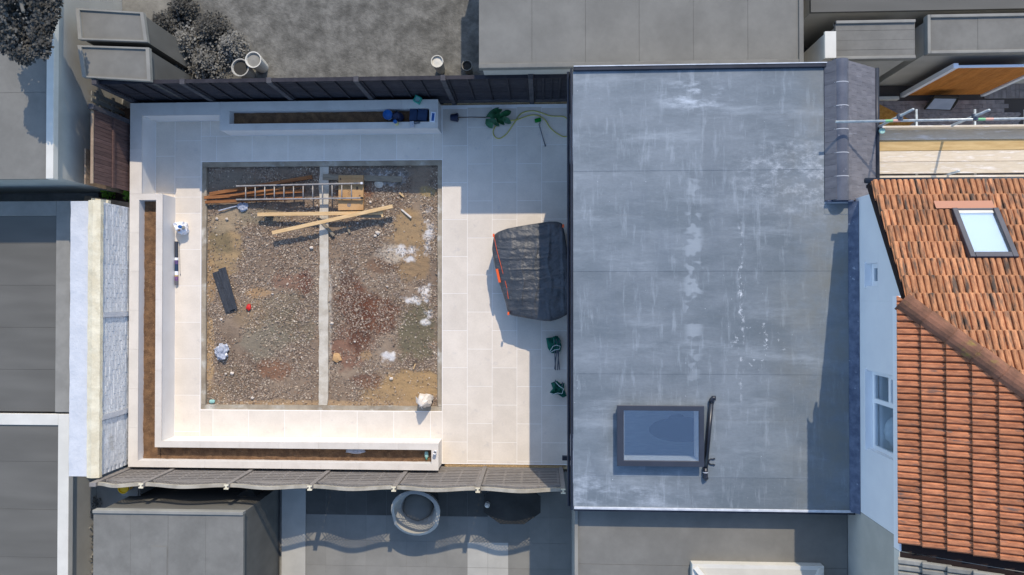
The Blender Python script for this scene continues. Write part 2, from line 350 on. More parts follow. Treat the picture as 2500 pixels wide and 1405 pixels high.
run_x(PX0, PX1, PY1, 3.96, -8.14)
run_x(PX0, -7.76, 3.96, 4.34, -8.3)
run_x(PX0, PX1, -3.53, PY0, -8.2)

# ---------- gravel strips at the foot of the fences
def gravel_strip(name, x0, x1, y0, y1, n, label):
    mb = MB()
    for i in range(n):
        x, y = random.uniform(x0, x1), random.uniform(y0, y1); s = random.uniform(0.009, 0.02)
        q = [(x + s * random.uniform(.5, 1) * dx, y + s * random.uniform(.5, 1) * dy, -0.03 + s * dz * random.uniform(.6, 1)) for dx, dy, dz in
             ((1, 0, 0), (0, 1, 0), (-1, 0, 0), (0, -1, 0), (0, 0, 1.6))]
        mb.add(q, [(0, 1, 4), (1, 2, 4), (2, 3, 4), (3, 0, 4)])
    mb.build(name, M['gravel_fine'], label=label, cat='gravel', kind='stuff')
MB().box(-2.44, 0.62, 4.665, 4.76, -0.15, -0.03).build('gravel_bed', M['gravel_fine'], kind='structure')
MB().box(-2.4, 0.62, -4.24, -4.145, -0.15, -0.03).build('gravel_bed', M['gravel_fine'], kind='structure')
gravel_strip('gravel', -2.44, 0.55, 4.61, 4.7, 2200, 'thin strip of gravel at the foot of the dark lap fence')
gravel_strip('gravel', -2.4, 0.55, -4.20, -4.125, 2200, 'thin strip of golden gravel below the grey slatted fence')

# ---------- pit: soil sheet with patches, loose stones
def C(r, g, b): return np.array(srgb(r, g, b))
patches = [  # px, py, rx, ry, colour, strength, stone density factor
    (545, 600, 42, 75, C(158, 134, 100), .95, .12), (540, 590, 30, 40, C(110, 100, 76), .7, .2), (560, 540, 70, 30, C(160, 142, 116), .8, .3), (560, 445, 75, 30, C(132, 120, 104), .9, .12),
    (930, 425, 70, 14, C(128, 124, 116), .7, .3), (1000, 565, 52, 50, C(158, 132, 98), .95, .15), (1005, 640, 42, 50, C(150, 124, 92), .9, .2),
    (1045, 470, 22, 14, C(166, 142, 98), .8, .4), (985, 950, 95, 44, C(162, 134, 96), 1., .05), (1040, 935, 35, 32, C(162, 134, 96), 1., .08),
    (920, 968, 60, 22, C(156, 130, 96), .9, .15), (1015, 815, 48, 75, C(112, 104, 82), .9, .25), (1030, 790, 40, 30, C(106, 98, 78), .8, .25),
    (690, 800, 70, 45, C(116, 106, 86), .75, .5), (640, 830, 60, 50, C(132, 124, 106), .7, .45), (700, 745, 60, 30, C(118, 108, 88), .6, .5),
    (625, 715, 40, 14, C(164, 134, 100), .9, .25), (710, 690, 55, 20, C(138, 106, 88), .7, .6), (670, 905, 45, 25, C(128, 92, 70), .8, .5),
    (860, 730, 40, 60, C(104, 66, 50), .85, .7), (920, 770, 55, 50, C(106, 66, 48), .85, .7), (850, 850, 60, 50, C(128, 88, 70), .7, .8), (880, 800, 30, 60, C(92, 60, 46), .8, .7), (745, 690, 20, 30, C(106, 66, 52), .8, .7), (860, 470, 50, 22, C(132, 92, 70), .8, .8), (930, 650, 40, 20, C(120, 92, 72), .7, .7), (610, 770, 40, 40, C(138, 118, 92), .7, .5), (530, 960, 30, 25, C(142, 120, 94), .7, .5), (900, 930, 40, 20, C(110, 76, 62), .7, .8),
    (960, 620, 40, 22, C(190, 176, 156), .8, .4), (895, 870, 14, 14, C(164, 136, 102), .9, .3), (845, 665, 20, 40, C(92, 70, 60), .6, .8),
    (510, 860, 12, 90, C(176, 146, 106), .8, .3), (512, 700, 14, 60, C(160, 130, 92), .7, .4), (800, 800, 10, 160, C(186, 178, 164), .7, .5),
    (560, 910, 30, 20, C(120, 104, 84), .7, .4), (580, 940, 40, 30, C(116, 100, 82), .6, .6), (640, 530, 60, 20, C(128, 118, 98), .7, .5), (790, 985, 250, 8, C(170, 142, 108), .8, .3)]
whites = [(1040, 708, 14, 18), (1042, 762, 9, 8), (1052, 775, 10, 6), (990, 612, 26, 12), (1000, 632, 12, 8), (945, 872, 14, 12), (1010, 735, 22, 10), (1040, 787, 10, 8), (960, 440, 30, 12), (1045, 575, 10, 40), (930, 430, 25, 10)]
patW = [(P(a, b, -.1), rx * .01, ry * .01, c, s, d) for a, b, rx, ry, c, s, d in patches]
whW = [(P(a, b, -.1), rx * .01, ry * .01) for a, b, rx, ry in whites]
base_a, base_b = C(150, 132, 112), C(116, 98, 82)
def ground_col(x, y):
    f = 0.5 + 0.5 * fbm(x, y, 0.9, 3.1); c = base_a * f + base_b * (1 - f); den = 1.0
    wob = 0.35 * fbm(x, y, 2.2, 8.0)
    for p, rx, ry, cc, s, d in patW:
        r = math.hypot((x - p.x) / rx, (y - p.y) / ry) + wob
        t = min(max((1.15 - r) / 0.35, 0), 1) * s
        if t > 0: c = c * (1 - t) + cc * t; den = den * (1 - t) + d * t
    for p, rx, ry in whW:
        r = math.hypot((x - p.x) / rx, (y - p.y) / ry) + 1.2 * fbm(x, y, 5, 1.0)
        t = min(max((1.2 - r) / 0.9, 0), 1) * .8
        if t > 0: c = c * (1 - t) + C(226, 222, 216) * t
    return c, den
ix0, ix1, iy0, iy1 = PX0 + 0.11, PX1 - 0.11, PY0 + 0.11, PY1 - 0.11
NX, NY = 200, 210
vs = []; cols_ = []; DEN = np.zeros((NX, NY)); COLR = np.zeros((NX, NY, 3))
for i in range(NX):
    for j in range(NY):
        x = ix0 + (ix1 - ix0) * i / (NX - 1); y = iy0 + (iy1 - iy0) * j / (NY - 1)
        c, d = ground_col(x, y); DEN[i, j] = d; COLR[i, j] = c
        vs.append((x, y, -0.115 + 0.03 * fbm(x, y, 0.8, 5) + 0.012 * fbm(x, y, 5, 2) + 0.006 * fbm(x, y, 14, 2)))
fs = [(i * NY + j, (i + 1) * NY + j, (i + 1) * NY + j + 1, i * NY + j + 1) for i in range(NX - 1) for j in range(NY - 1)]
def attr_mesh(name, vs, fs, cols):
    me = bpy.data.meshes.new(name); me.from_pydata(vs, [], fs)
    a = me.color_attributes.new('Col', 'FLOAT_COLOR', 'POINT')
    buf = np.ones((len(vs), 4), np.float32); buf[:, :3] = cols; a.data.foreach_set('color', buf.ravel()); me.update(); return me
o = link('pit_floor', attr_mesh('pit_floor', vs, fs, COLR.reshape(-1, 3)), M['bed_attr'], (0, 0, 0), smooth=True, kind='structure')
HT = np.array([v[2] for v in vs]).reshape(NX, NY)
def pit_z(x, y):
    i = int(min(max((x - ix0) / (ix1 - ix0) * (NX - 1), 0), NX - 1)); j = int(min(max((y - iy0) / (iy1 - iy0) * (NY - 1), 0), NY - 1)); return HT[i, j]
pal = np.array([C(186, 174, 160), C(164, 152, 140), C(140, 128, 118), C(112, 101, 94), C(206, 194, 178), C(150, 124, 104), C(96, 88, 84), C(170, 158, 152), C(226, 218, 206)])
cube = np.array([(-1, -1, -1), (1, -1, -1), (1, 1, -1), (-1, 1, -1), (-1, -1, 1), (1, -1, 1), (1, 1, 1), (-1, 1, 1)], float)
cf = np.array([(0, 3, 2, 1), (4, 5, 6, 7), (0, 1, 5, 4), (1, 2, 6, 5), (2, 3, 7, 6), (3, 0, 4, 7)])
SV = []; SCOL = []; ns = 0
while ns < 31000:
    x = random.uniform(ix0 + .01, ix1 - .01); y = random.uniform(iy0 + .01, iy1 - .01)
    i = int((x - ix0) / (ix1 - ix0) * (NX - 1)); j = int((y - iy0) / (iy1 - iy0) * (NY - 1))
    if abs(x + 5.44) < 0.12 or random.random() > DEN[i, j] * (0.5 + 0.8 * fbm(x, y, 1.1, 9)): continue
    s = random.uniform(0.007, 0.0165) * (1.5 if random.random() < .08 else 1)
    v = cube * np.random.uniform(0.45, 1.1, (8, 3)) * s * np.array((1.25, 0.95, 0.75))
    t = random.uniform(0, 6.28); R = np.array(Matrix.Rotation(t, 3, 'Z') @ Matrix.Rotation(random.uniform(-.6, .6), 3, 'X'))
    SV.append(v @ R.T + np.array((x, y, HT[i, j] + s * 0.35)))
    c = pal[random.choices(range(9), (3, 4, 4, 3, 2, 2, 2, 2, 1))[0]] * np.array((1.05, .98, .88)) * 0.64 + COLR[i, j] * 0.36
    SCOL.append(np.tile(c * random.uniform(.8, 1.15), (8, 1))); ns += 1
SV = np.concatenate(SV); SF = (np.arange(ns)[:, None, None] * 8 + cf[None]).reshape(-1, 4)
tag(link('gravel', attr_mesh('gravel', SV.tolist(), SF.tolist(), np.concatenate(SCOL)), M['stone_attr'], (0, 0, 0)), 'loose grey and pink crushed stone filling the open pit', 'gravel', kind='stuff')

# footing: four perimeter beams and the pale centre beam, uneven edges
ft = thing('concrete_footing', ((PX0 + PX1) / 2, (PY0 + PY1) / 2, -0.15), 'concrete footing beams framing and dividing the gravel pit', 'footing')
def rough_beam(x0, x1, y0, y1, z0, z1, along, n, amp, m):
    mb = MB(); pts = []
    for k in range(n + 1):
        t = k / n
        if along == 'x':
            x = x0 + (x1 - x0) * t; pts.append(((x, y0 + amp * fbm(x, 1, 4, y0)), (x, y1 + amp * fbm(x, 7, 4, y1))))
        else:
            y = y0 + (y1 - y0) * t; pts.append(((x1 + amp * fbm(y, 3.3, 1.3, x1), y), (x0 + amp * fbm(y, 9.7, 1.7, x0 * 1.7), y)))
    vs = []
    for a, b in pts: vs += [(a[0], a[1], z0), (b[0], b[1], z0), (b[0], b[1], z1 + .006 * fbm(b[0], b[1], 3)), (a[0], a[1], z1 + .006 * fbm(a[0], a[1], 3, 2))]
    fs = []
    for k in range(n):
        o = 4 * k
        for q in range(4): fs.append((o + q, o + 4 + q, o + 4 + (q + 1) % 4, o + (q + 1) % 4))
    fs += [(0, 1, 2, 3), tuple(reversed(range(4 * n, 4 * n + 4)))]
    return mb.add(vs, fs).build('beam', m, ft)
rough_beam(PX0 + .004, PX1 - .004, PY1 - .135, PY1 - .004, -.2, -.034, 'x', 50, .006, M['concrete'])
rough_beam(PX0 + .004, PX1 - .004, PY0 + .004, PY0 + .125, -.2, -.034, 'x', 50, .006, M['concrete'])
rough_beam(PX0 + .004, PX0 + .12, PY0 + .13, PY1 - .14, -.2, -.037, 'y', 50, .006, M['concrete'])
rough_beam(PX1 - .125, PX1 - .004, PY0 + .13, PY1 - .14, -.2, -.037, 'y', 50, .006, M['concrete'])
rough_beam(-5.55, -5.33, PY0 + .13, PY1 - .14, -.2, -.062, 'y', 110, .022, M['concrete_pale'])

# ================================================================== PLANTERS AND LOW WALL
ZC = 0.6
def strip(parent, o0, o1, i1, i0, n, z=ZC):      # coping strip cut into slabs
    o0, o1, i1, i0 = (Vector(p) for p in (o0, o1, i1, i0)); d = (o1 - o0).normalized(); L = (o1 - o0).length
    for k in range(n):
        a, b = L * k / n + (0.0015 if k else 0), L * (k + 1) / n - (0.0015 if k < n - 1 else 0)
        q = [o0 + d * a, o0 + d * b]
        wdt = (i0 - o0) - d * (i0 - o0).dot(d)
        q.append(i1 if k == n - 1 else q[1] + wdt); q.append(i0 if k == 0 else q[0] + wdt)
        MB().prism([(p.x, p.y) for p in q], z - 0.022, z + random.uniform(-.0006, .0006)).build('coping_slab', M['coping'], parent)
def soil(parent, x0, x1, y0, y1, z, seed, holes=None):
    nx = max(4, int((x1 - x0) / .05)); ny = max(4, int((y1 - y0) / .05)); mb = MB(); vs = []
    for i in range(nx + 1):
        for j in range(ny + 1):
            x = x0 + (x1 - x0) * i / nx; y = y0 + (y1 - y0) * j / ny
            vs.append((x, y, z + 0.02 * fbm(x, y, 3, seed) + 0.012 * fbm(x, y, 11, seed)))
    mb.add(vs, [(i * (ny + 1) + j, (i + 1) * (ny + 1) + j, (i + 1) * (ny + 1) + j + 1, i * (ny + 1) + j + 1) for i in range(nx) for j in range(ny)])
    mb.build('soil', M['soil'], parent, smooth=True)
def walls(parent, segs):
    for s in segs: MB().box(*s, -0.1, ZC - 0.024).build('wall', M['render'], parent)
# L-shaped planter along the white brick wall and the slatted fence
OX, IX, OY0 = -9.985, -9.18, -4.15; lx0, lx1, YT = -9.75, -9.33, 2.44
bx1, by1, by0 = -2.46, -3.53, -4.0
lp = thing('raised_planter', (-9.6, -3.8, 0), 'L-shaped white planter along the white brick wall and slatted fence', 'planter')
walls(lp, [(OX + .01, lx0, OY0 + .01, YT - .01), (lx1, IX, -3.53, YT - .01), (lx0, lx1, 2.29, YT - .01), (lx0, bx1 - .01, OY0 + .01, by0), (lx1, bx1 - .01, by1 - .14, by1 - .001), (bx1 - .17, bx1 - .01, by0, by1 - .14)])
strip(lp, (OX, YT), (OX, OY0), (lx0, by0), (lx0, YT - .15), 7)
strip(lp, (IX + .01, YT), (OX + .001, YT), (lx0, YT - .15), (lx1, YT - .15), 1)
strip(lp, (IX + .01, by1), (IX + .01, YT - .001), (lx1, YT - .15), (lx1, by1 - .14), 7)
strip(lp, (OX, OY0), (bx1, OY0), (bx1 - .17, by0), (lx0, by0), 8)
strip(lp, (bx1, by1 + .01), (IX + .01, by1 + .01), (lx1, by1 - .14), (bx1 - .17, by1 - .14), 7)
strip(lp, (bx1, OY0), (bx1, by1 + .01), (bx1 - .17, by1 - .14), (bx1 - .17, by0), 1)
soil(lp, lx0, lx1, by0, 2.29, .37, 1); soil(lp, lx1, bx1 - .17, by0, by1 - .14, .37, 2)
# planter by the dark fence
ux0, ux1, uy0, uy1 = -7.77, -2.48, 3.95, 4.64
up = thing('raised_planter', (-5.1, 4.3, 0), 'long white planter by the dark lap fence, bucket and crates in it', 'planter')
sx0, sx1, sy0, sy1 = -7.53, -2.69, 4.11, 4.43
walls(up, [(ux0 + .01, ux1 - .01, uy0 + .01, sy0), (ux0 + .01, ux1 - .01, sy1, uy1 - .01), (ux0 + .01, sx0, sy0, sy1), (sx1, ux1 - .01, sy0, sy1)])
strip(up, (ux0, uy0), (ux1, uy0), (sx1, sy0), (sx0, sy0), 6)
strip(up, (ux1, uy1), (ux0, uy1), (sx0, sy1), (sx1, sy1), 6)
strip(up, (ux0, uy1), (ux0, uy0), (sx0, sy0), (sx0, sy1), 1)
strip(up, (ux1, uy0), (ux1, uy1), (sx1, sy1), (sx1, sy0), 1)
soil(up, sx0, sx1, sy0, sy1, .36, 4)
# low corner wall joining both planters
lw = thing('low_wall', (-9.8, 4.2, 0), 'low white corner wall with porcelain coping joining the two planters', 'wall')
walls(lw, [(OX + .01, -9.70, YT, 4.63), (-9.70, ux0, 4.34, 4.63)])
strip(lw, (OX, 4.64), (OX, YT + .003), (-9.69, YT + .003), (-9.69, 4.33), 2)
strip(lw, (ux0 - .003, 4.64), (OX, 4.64), (-9.69, 4.33), (ux0 - .003, 4.33), 2)

# ================================================================== FENCES
def lap_panel(parent, x0, x1, y, z0, z1, first):
    n = 15; h = (z1 - z0) / n
    for k in range(n):
        a = z0 + k * h
        mb = MB(); jt = random.uniform(-.003, .003)
        mb.hexa([(x0, y - .004 + jt, a), (x1, y - .004 - jt, a), (x1, y + .008, a), (x0, y + .008, a)],
                [(x0, y + .012 + jt, a + h + .012), (x1, y + .012 - jt, a + h + .012), (x1, y + .02, a + h + .012), (x0, y + .02, a + h + .012)])
        mb.build('slat', M['fence_dark'], parent)
    for t in (0.0, .25, .5, .75, 1.0):
        x = x0 + .025 + (x1 - x0 - .05) * t
        MB().box(x - .02, x + .02, y - .035, y - .006, z0 - .01, z1 + .01).build('batten', M['fence_batten'], parent)
    MB().box(x0, x1, y - .04, y + .045, z1 + .014, z1 + .034).build('cap_rail', M['fence_batten'], parent)
FY = 4.74
posts_top = [-9.95, -7.99, -6.03, -4.09, -2.17, -0.26, 0.62]
df = thing('lap_fence', (-4.7, FY, 0), 'dark stained lap fence with concrete posts behind the long planter', 'fence')
for i, x in enumerate(posts_top[:-1]):
    MB().box(x - .055, x + .055, FY - .075, FY + .05, -.15, 1.93 if i else 2.0).build('post', M['post_concrete_dark'], df, bevel=.008)
for i in range(6):
    a, b = posts_top[i] + .06, posts_top[i + 1] - (.06 if i < 5 else .02)
    if b > a + .1:
        lap_panel(df, a, b, FY, .22, 1.86, i == 0)
        MB().box(a, b, FY - .02, FY + .03, -.1, .215).build('gravel_board', M['post_concrete_dark'], df)
# grey slatted fence with wavy lattice top
GY = -4.235
posts_bot = [-10.03, -8.91, -6.98, -5.11, -3.25, -1.41, 0.44]
gf = thing('slatted_fence', (-4.8, GY, 0), 'grey slatted fence with wavy lattice top along the planter', 'fence')
for i, x in enumerate(posts_bot):
    wd = .075 if i == 0 else .05
    MB().box(x - wd, x + wd, GY - .05, GY + .045, -.15, 1.84).build('post', M['fence_grey'], gf, bevel=.008)
    if i: MB().prism([(x - .05, GY - .06), (x + .05, GY - .06), (x + .05, GY - .035), (x + .02, GY - .035), (x + .02, GY + .02), (x + .05, GY + .02), (x + .05, GY + .045), (x - .05, GY + .045), (x - .05, GY + .02), (x - .02, GY + .02), (x - .02, GY - .035), (x - .05, GY - .035)], 1.842, 1.87).build('post_cap', M['cream'], gf)
for i in range(6):
    a, b = posts_bot[i] + .055 + (.025 if i == 0 else 0), posts_bot[i + 1] - .055; L = b - a
    wave = lambda x: 0.16 * math.sin(math.pi * (x - a) / L) ** 2
    MB().box(a, b, GY - .03, GY + .02, -.1, .14).build('gravel_board', M['fence_grey'], gf)
    z = .16
    for k in range(9):
        zt = z + .09
        mb = MB().box(a, b, GY + .004, GY + .010, z, zt); mb.build('slat', M['fence_grey'], gf)
        MB().box(a, b, GY - .062, GY - .052, z + .0, zt + .03).build('back_slat', M['fence_batten'], gf)
        z = zt + .05
    N = 24; mb = MB(); ring = []      # arched board filling up to the lattice rail
    for k in range(N + 1):
        x = a + L * k / N; ring += [(x, GY + .003, 1.41), (x, GY + .011, 1.41), (x, GY + .011, 1.43 + wave(x)), (x, GY + .003, 1.43 + wave(x))]
    mb.add(ring, [(4 * k + q, 4 * k + (q + 1) % 4, 4 * k + 4 + (q + 1) % 4, 4 * k + 4 + q) for k in range(N) for q in range(4)] + [(3, 2, 1, 0), tuple(range(4 * N, 4 * N + 4))])
    mb.build('arched_board', M['fence_grey'], gf)
    for base, th, nm, mm, dy in ((1.44, .05, 'lattice_rail', M['fence_grey'], (-.02, .022)), (1.72, .06, 'top_rail', M['fence_cap'], (-.035, .035))):
        lo, hi = [], []; mb = MB()
        ring = []
        for k in range(N + 1):
            x = a + L * k / N; zz = base + wave(x)
            ring += [(x, GY + dy[0], zz), (x, GY + dy[1], zz), (x, GY + dy[1], zz + th), (x, GY + dy[0], zz + th)]
        mb.add(ring, [(4 * k + q, 4 * k + (q + 1) % 4, 4 * k + 4 + (q + 1) % 4, 4 * k + 4 + q) for k in range(N) for q in range(4)] + [(3, 2, 1, 0), tuple(range(4 * N, 4 * N + 4))])
        mb.build(nm, mm, gf)
    lat = MB(); sp = .085
    for sgn in (1, -1):
        t = a - .25
        while t < b + .25:
            xa, xb = (t, t + .24) if sgn > 0 else (t + .24, t)
            za = 1.49 + wave(min(max(xa, a), b)); zb = 1.72 + wave(min(max(xb, a), b))
            if xa >= a and xa <= b and xb >= a and xb <= b: lat.beam((xa, GY + .006 * sgn, za), (xb, GY + .006 * sgn, zb), .008, .02, (0, 1, 0))
            t += sp
    lat.build('lattice', M['fence_grey'], gf, kind='stuff')
    for t in (.02, .27, .5, .73, .98):
        x = a + L * t; MB().box(x - .022, x + .022, GY - .050, GY + .003, .15, 1.40).build('batten', M['fence_grey'], gf)
# brown boarded fence on the end boundary, dark corner post, weathered boards behind
bf = thing('boarded_fence', (-10.1, 3.3, 0), 'brown vertical board fence behind the low corner wall', 'fence')
y = 2.52
while y < 4.1:
    wd = random.uniform(.085, .1); MB().box(-10.085, -10.065 + random.uniform(0, .006), y, y + wd - .006, -.1, 1.82 + random.uniform(-.01, .01)).build('board', M['brown_board'], bf); y += wd
MB().box(-10.064, -10.03, 2.5, 4.1, 1.1, 1.17).build('rail', M['brown_board'], bf)
MB().box(-10.11, -10.05, 2.49, 4.12, 1.835, 1.86).build('cap_rail', M['tan_board'], bf)
pz = thing('fence_post', (-10.06, 4.2, 0), 'square grey concrete post at the end of the brown board fence', 'post')
MB().box(-10.11, -10.01, 4.15, 4.25, -.15, 1.9).build('shaft', M['post_concrete_dark'], pz, bevel=.01)
MB().box(-10.12, -10.0, 4.14, 4.26, 1.902, 1.94).build('cap', M['post_concrete_dark'], pz, bevel=.01)
bb = thing('boarded_fence', (-10.4, 3.0, 0), 'weathered tan board fence leaning behind the brown fence', 'fence')
y = 2.5
while y < 3.3:
    wd = random.uniform(.1, .13); MB().hexa([(-10.42, y, -.1), (-10.39, y, -.1), (-10.39, y + wd - .008, -.1), (-10.42, y + wd - .008, -.1)], [(-10.36, y, 1.7), (-10.33, y, 1.7), (-10.33, y + wd - .008, 1.7), (-10.36, y + wd - .008, 1.7)]).build('board', M['tan_board'], bb); y += wd
MB().box(-10.39, -10.345, 2.5, 3.3, .9, .97).build('rail', M['tan_board'], bb)
MB().box(-11.2, -9.99, 2.2, 4.7, -.15, -.05).build('bare_earth', M['dirt'], kind='structure')

# ---------- low kerb wall with plank, plants in the gap
kw = thing('kerb_wall', (-10.2, 2.3, 0), 'low red brick wall with weathered plank capping beside the leafy plants', 'wall')
q0, q1 = P(207, 484, .2), P(322, 502, .2); q1 = q0 + (q1 - q0) * ((-10.0 - q0.x) / (q1.x - q0.x))
MB().beam((q0.x, q0.y - .05, .0), (q1.x, q1.y - .05, .0), .14, .3).build('wall', mat('red painted brick', srgb(140, 30, 28), srgb(110, 24, 24), 6, .7), kw)
MB().beam((q0.x, q0.y, .181), (q1.x, q1.y, .181), .12, .06).build('plank', M['tan_board'], kw)
def leaf_cluster(name, c, r, n, m, s, label, cat, group=None, stemm=None, zr=None):
    t = thing(name, (c[0], c[1], c[2]), label, cat, group); mb = MB(); zr = zr or r
    for k in range(n):
        a = random.uniform(0, 6.28); e = random.uniform(-.2, 1.5); q = r * random.uniform(.25, 1)
        p = Vector((c[0] + q * math.cos(a) * math.cos(e), c[1] + q * math.sin(a) * math.cos(e), c[2] + .05 + zr * random.uniform(.2, 1) * max(math.sin(e), .1)))
        d = Vector((math.cos(a + random.uniform(-.8, .8)), math.sin(a + random.uniform(-.8, .8)), random.uniform(-.5, .5))).normalized()
        w_ = d.cross(Vector((random.uniform(-.4, .4), random.uniform(-.4, .4), 1))).normalized() * s * .45; d = d * s
        mb.add([p, p + d * .5 + w_, p + d, p + d * .5 - w_], [(0, 1, 2), (0, 2, 3)])
    mb.build('foliage', m, t, kind='stuff')
    st = MB()
    for k in range(5):
        a = k * 1.26; st.tube([(c[0], c[1], c[2] - .02), (c[0] + r * .5 * math.cos(a), c[1] + r * .5 * math.sin(a), c[2] + zr * .7)], [.012, .004], 5)
    st.build('stem', stemm or M['stem'], t)
    return t
for px, py, z, r, n, lab in ((305, 472, .45, .2, 420, 'bright green leafy plant beside the low white wall'), (250, 470, .3, .16, 120, 'small pale green plant under the brown board fence')):
    p = P(px, py, z); leaf_cluster('leafy_plant', (p.x, p.y, -.05), r, n, M['leaf_light'], .055, lab, 'plant', zr=z)

# ---------- white painted brick outbuilding
WX = -10.06
wb = thing('brick_outbuilding', (-10.6, -1.0, 0), 'white painted brick outbuilding with cream parapet coping', 'building')
Y0w, Y1w = -4.12, 2.12
MB().box(-10.8, WX - .012, Y0w, Y1w, -.15, 1.5).build('wall', M['mortar_white'], wb)
me_b = None; nb = 0; rest = MB(); lo = .4; row = 0; zz = lo
while zz < 1.5:
    yb = Y0w + (.1125 if row % 2 else 0) + .002
    if row % 2: pass
    while yb < Y1w - .05:
        ye = min(yb + .215, Y1w)
        dx = random.uniform(-.004, .006)
        if zz > .52 and nb < 295:
            if ye - yb > .21:
                if me_b is None: me_b = MB().box(-.05, 0, 0, .215, 0, .064).mesh('brick'); 
                place('brick', me_b, M['white_brick'], Matrix.Translation((WX + dx, yb, zz)), wb)
            else: MB().box(WX - .05 + dx, WX + dx, yb, ye, zz, zz + .064).build('brick', M['white_brick'], wb)
            nb += 1
        else: rest.box(WX - .05 + dx, WX + dx, yb, ye, zz, zz + .064)
        yb += .225
    zz += .075; row += 1
rest.build('brickwork', M['white_brick'], wb, kind='stuff')
MB().box(WX + .012, WX + .035, -.52, -.40, .3, 1.5).build('pier', M['white_render'], wb)
MB().box(WX + .012, WX + .035, -2.86, -2.74, .3, 1.5).build('pier', M['white_render'], wb)
cp = MB(); N = 40; ring = []
for k in range(N + 1):
    y = Y0w - .03 + (Y1w - Y0w + .06) * k / N; a = .012 * fbm(y, 2, 3)
    ring += [(-10.34 + a, y, 1.51), (WX + .03 + .012 * fbm(y, 6, 5), y, 1.51), (WX + .02 + .014 * fbm(y, 9, 6), y, 1.6), (-10.2, y, 1.635 + .01 * fbm(y, 1, 4)), (-10.33 + a, y, 1.6)]
cp.add(ring, [(5 * k + q, 5 * k + (q + 1) % 5, 5 * k + 5 + (q + 1) % 5, 5 * k + 5 + q) for k in range(N) for q in range(5)] + [(4, 3, 2, 1, 0), tuple(range(5 * N, 5 * N + 5))])
cp.build('coping', M['cream'], wb)
NX2 = 60; vs = []
for i in range(9):
    for j in range(NX2 + 1):
        x = -10.8 + .46 * i / 8; y = Y0w - .02 + (Y1w - Y0w + .04) * j / NX2; vs.append((x, y, 1.525 + .012 * fbm(x, y, 3, 4)))
MB().add(vs, [(i * (NX2 + 1) + j, (i + 1) * (NX2 + 1) + j, (i + 1) * (NX2 + 1) + j + 1, i * (NX2 + 1) + j + 1) for i in range(8) for j in range(NX2)]).build('roof', M['white_render'], wb, smooth=True)
MB().box(-11.05, -10.801, Y0w, Y1w, -.15, .75).build('ledge', M['white_render'], wb)
bq = P(240, 506, 1.5); MB().beam((-10.5, 2.2, 1.2), (-10.1, 2.15, 1.2), .1, .1).build('render_lump', M['cream'], wb)

# ================================================================== EXTENSION WITH FLAT ROOF
ZR = 3.2
ex = thing('flat_roof_extension', (3.0, 0.1, 0), 'single storey extension with a large grey felt flat roof', 'building')
EX0, EX1, EXs, EY0, EY1, YS = .55, 6.03, 5.46, -4.2, 4.46, 1.80
HOLE = (1.56, 3.0, -3.2, -2.22)
MB().box(.66, .9, EY0 + .1, -3.4, -.1, 3.0).build('wall', M['housewall'], ex)
MB().box(.66, .9, 3.2, EY1 - .1, -.1, 3.0).build('wall', M['housewall'], ex)
MB().box(.66, .9, -3.4, 3.2, 2.3, 3.0).build('wall', M['housewall'], ex)
MB().box(.9, 6.03, EY0 + .1, EY0 + .35, -.1, 3.0).build('wall', M['housewall'], ex)
MB().box(.9, 5.6, EY1 - .35, EY1 - .1, -.1, 3.0).build('wall', M['housewall'], ex)
MB().box(5.75, 6.0, EY0 + .36, EY1 - .36, -.1, 2.59).build('wall', M['housewall'], ex)
for k in range(4):  # unseen garden side, made mostly glass to let sky light into the room
    a = -3.38 + k * 1.645
    d = MB().plate(-.82, .82, 0, 2.28, 0, .06, [(-.74, .74, .08, 2.2)])
    d.v = [(.74 + v[2], a + .82 + v[0], v[1] + .01) for v in d.v]
    dd = d.build('door', M['frame_dark'], ex)
    MB().box(.765, .775, a + .08, a + 1.56, .09, 2.21).build('pane', M['glass_win'], dd)
MB().box(.91, 5.74, EY0 + .36, EY1 - .36, -.1, .01).build('room_floor', M['oak_floor'], ex)
MB().plate(EX0 + .06, EXs, EY0 + .05, EY1 - .05, 3.0, ZR - .012, [HOLE]).build('roof_deck', M['plaster'], ex)
MB().box(EXs + .001, EX1, EY0 + .05, YS, 3.0, ZR - .012).build('roof_deck', M['plaster'], ex)
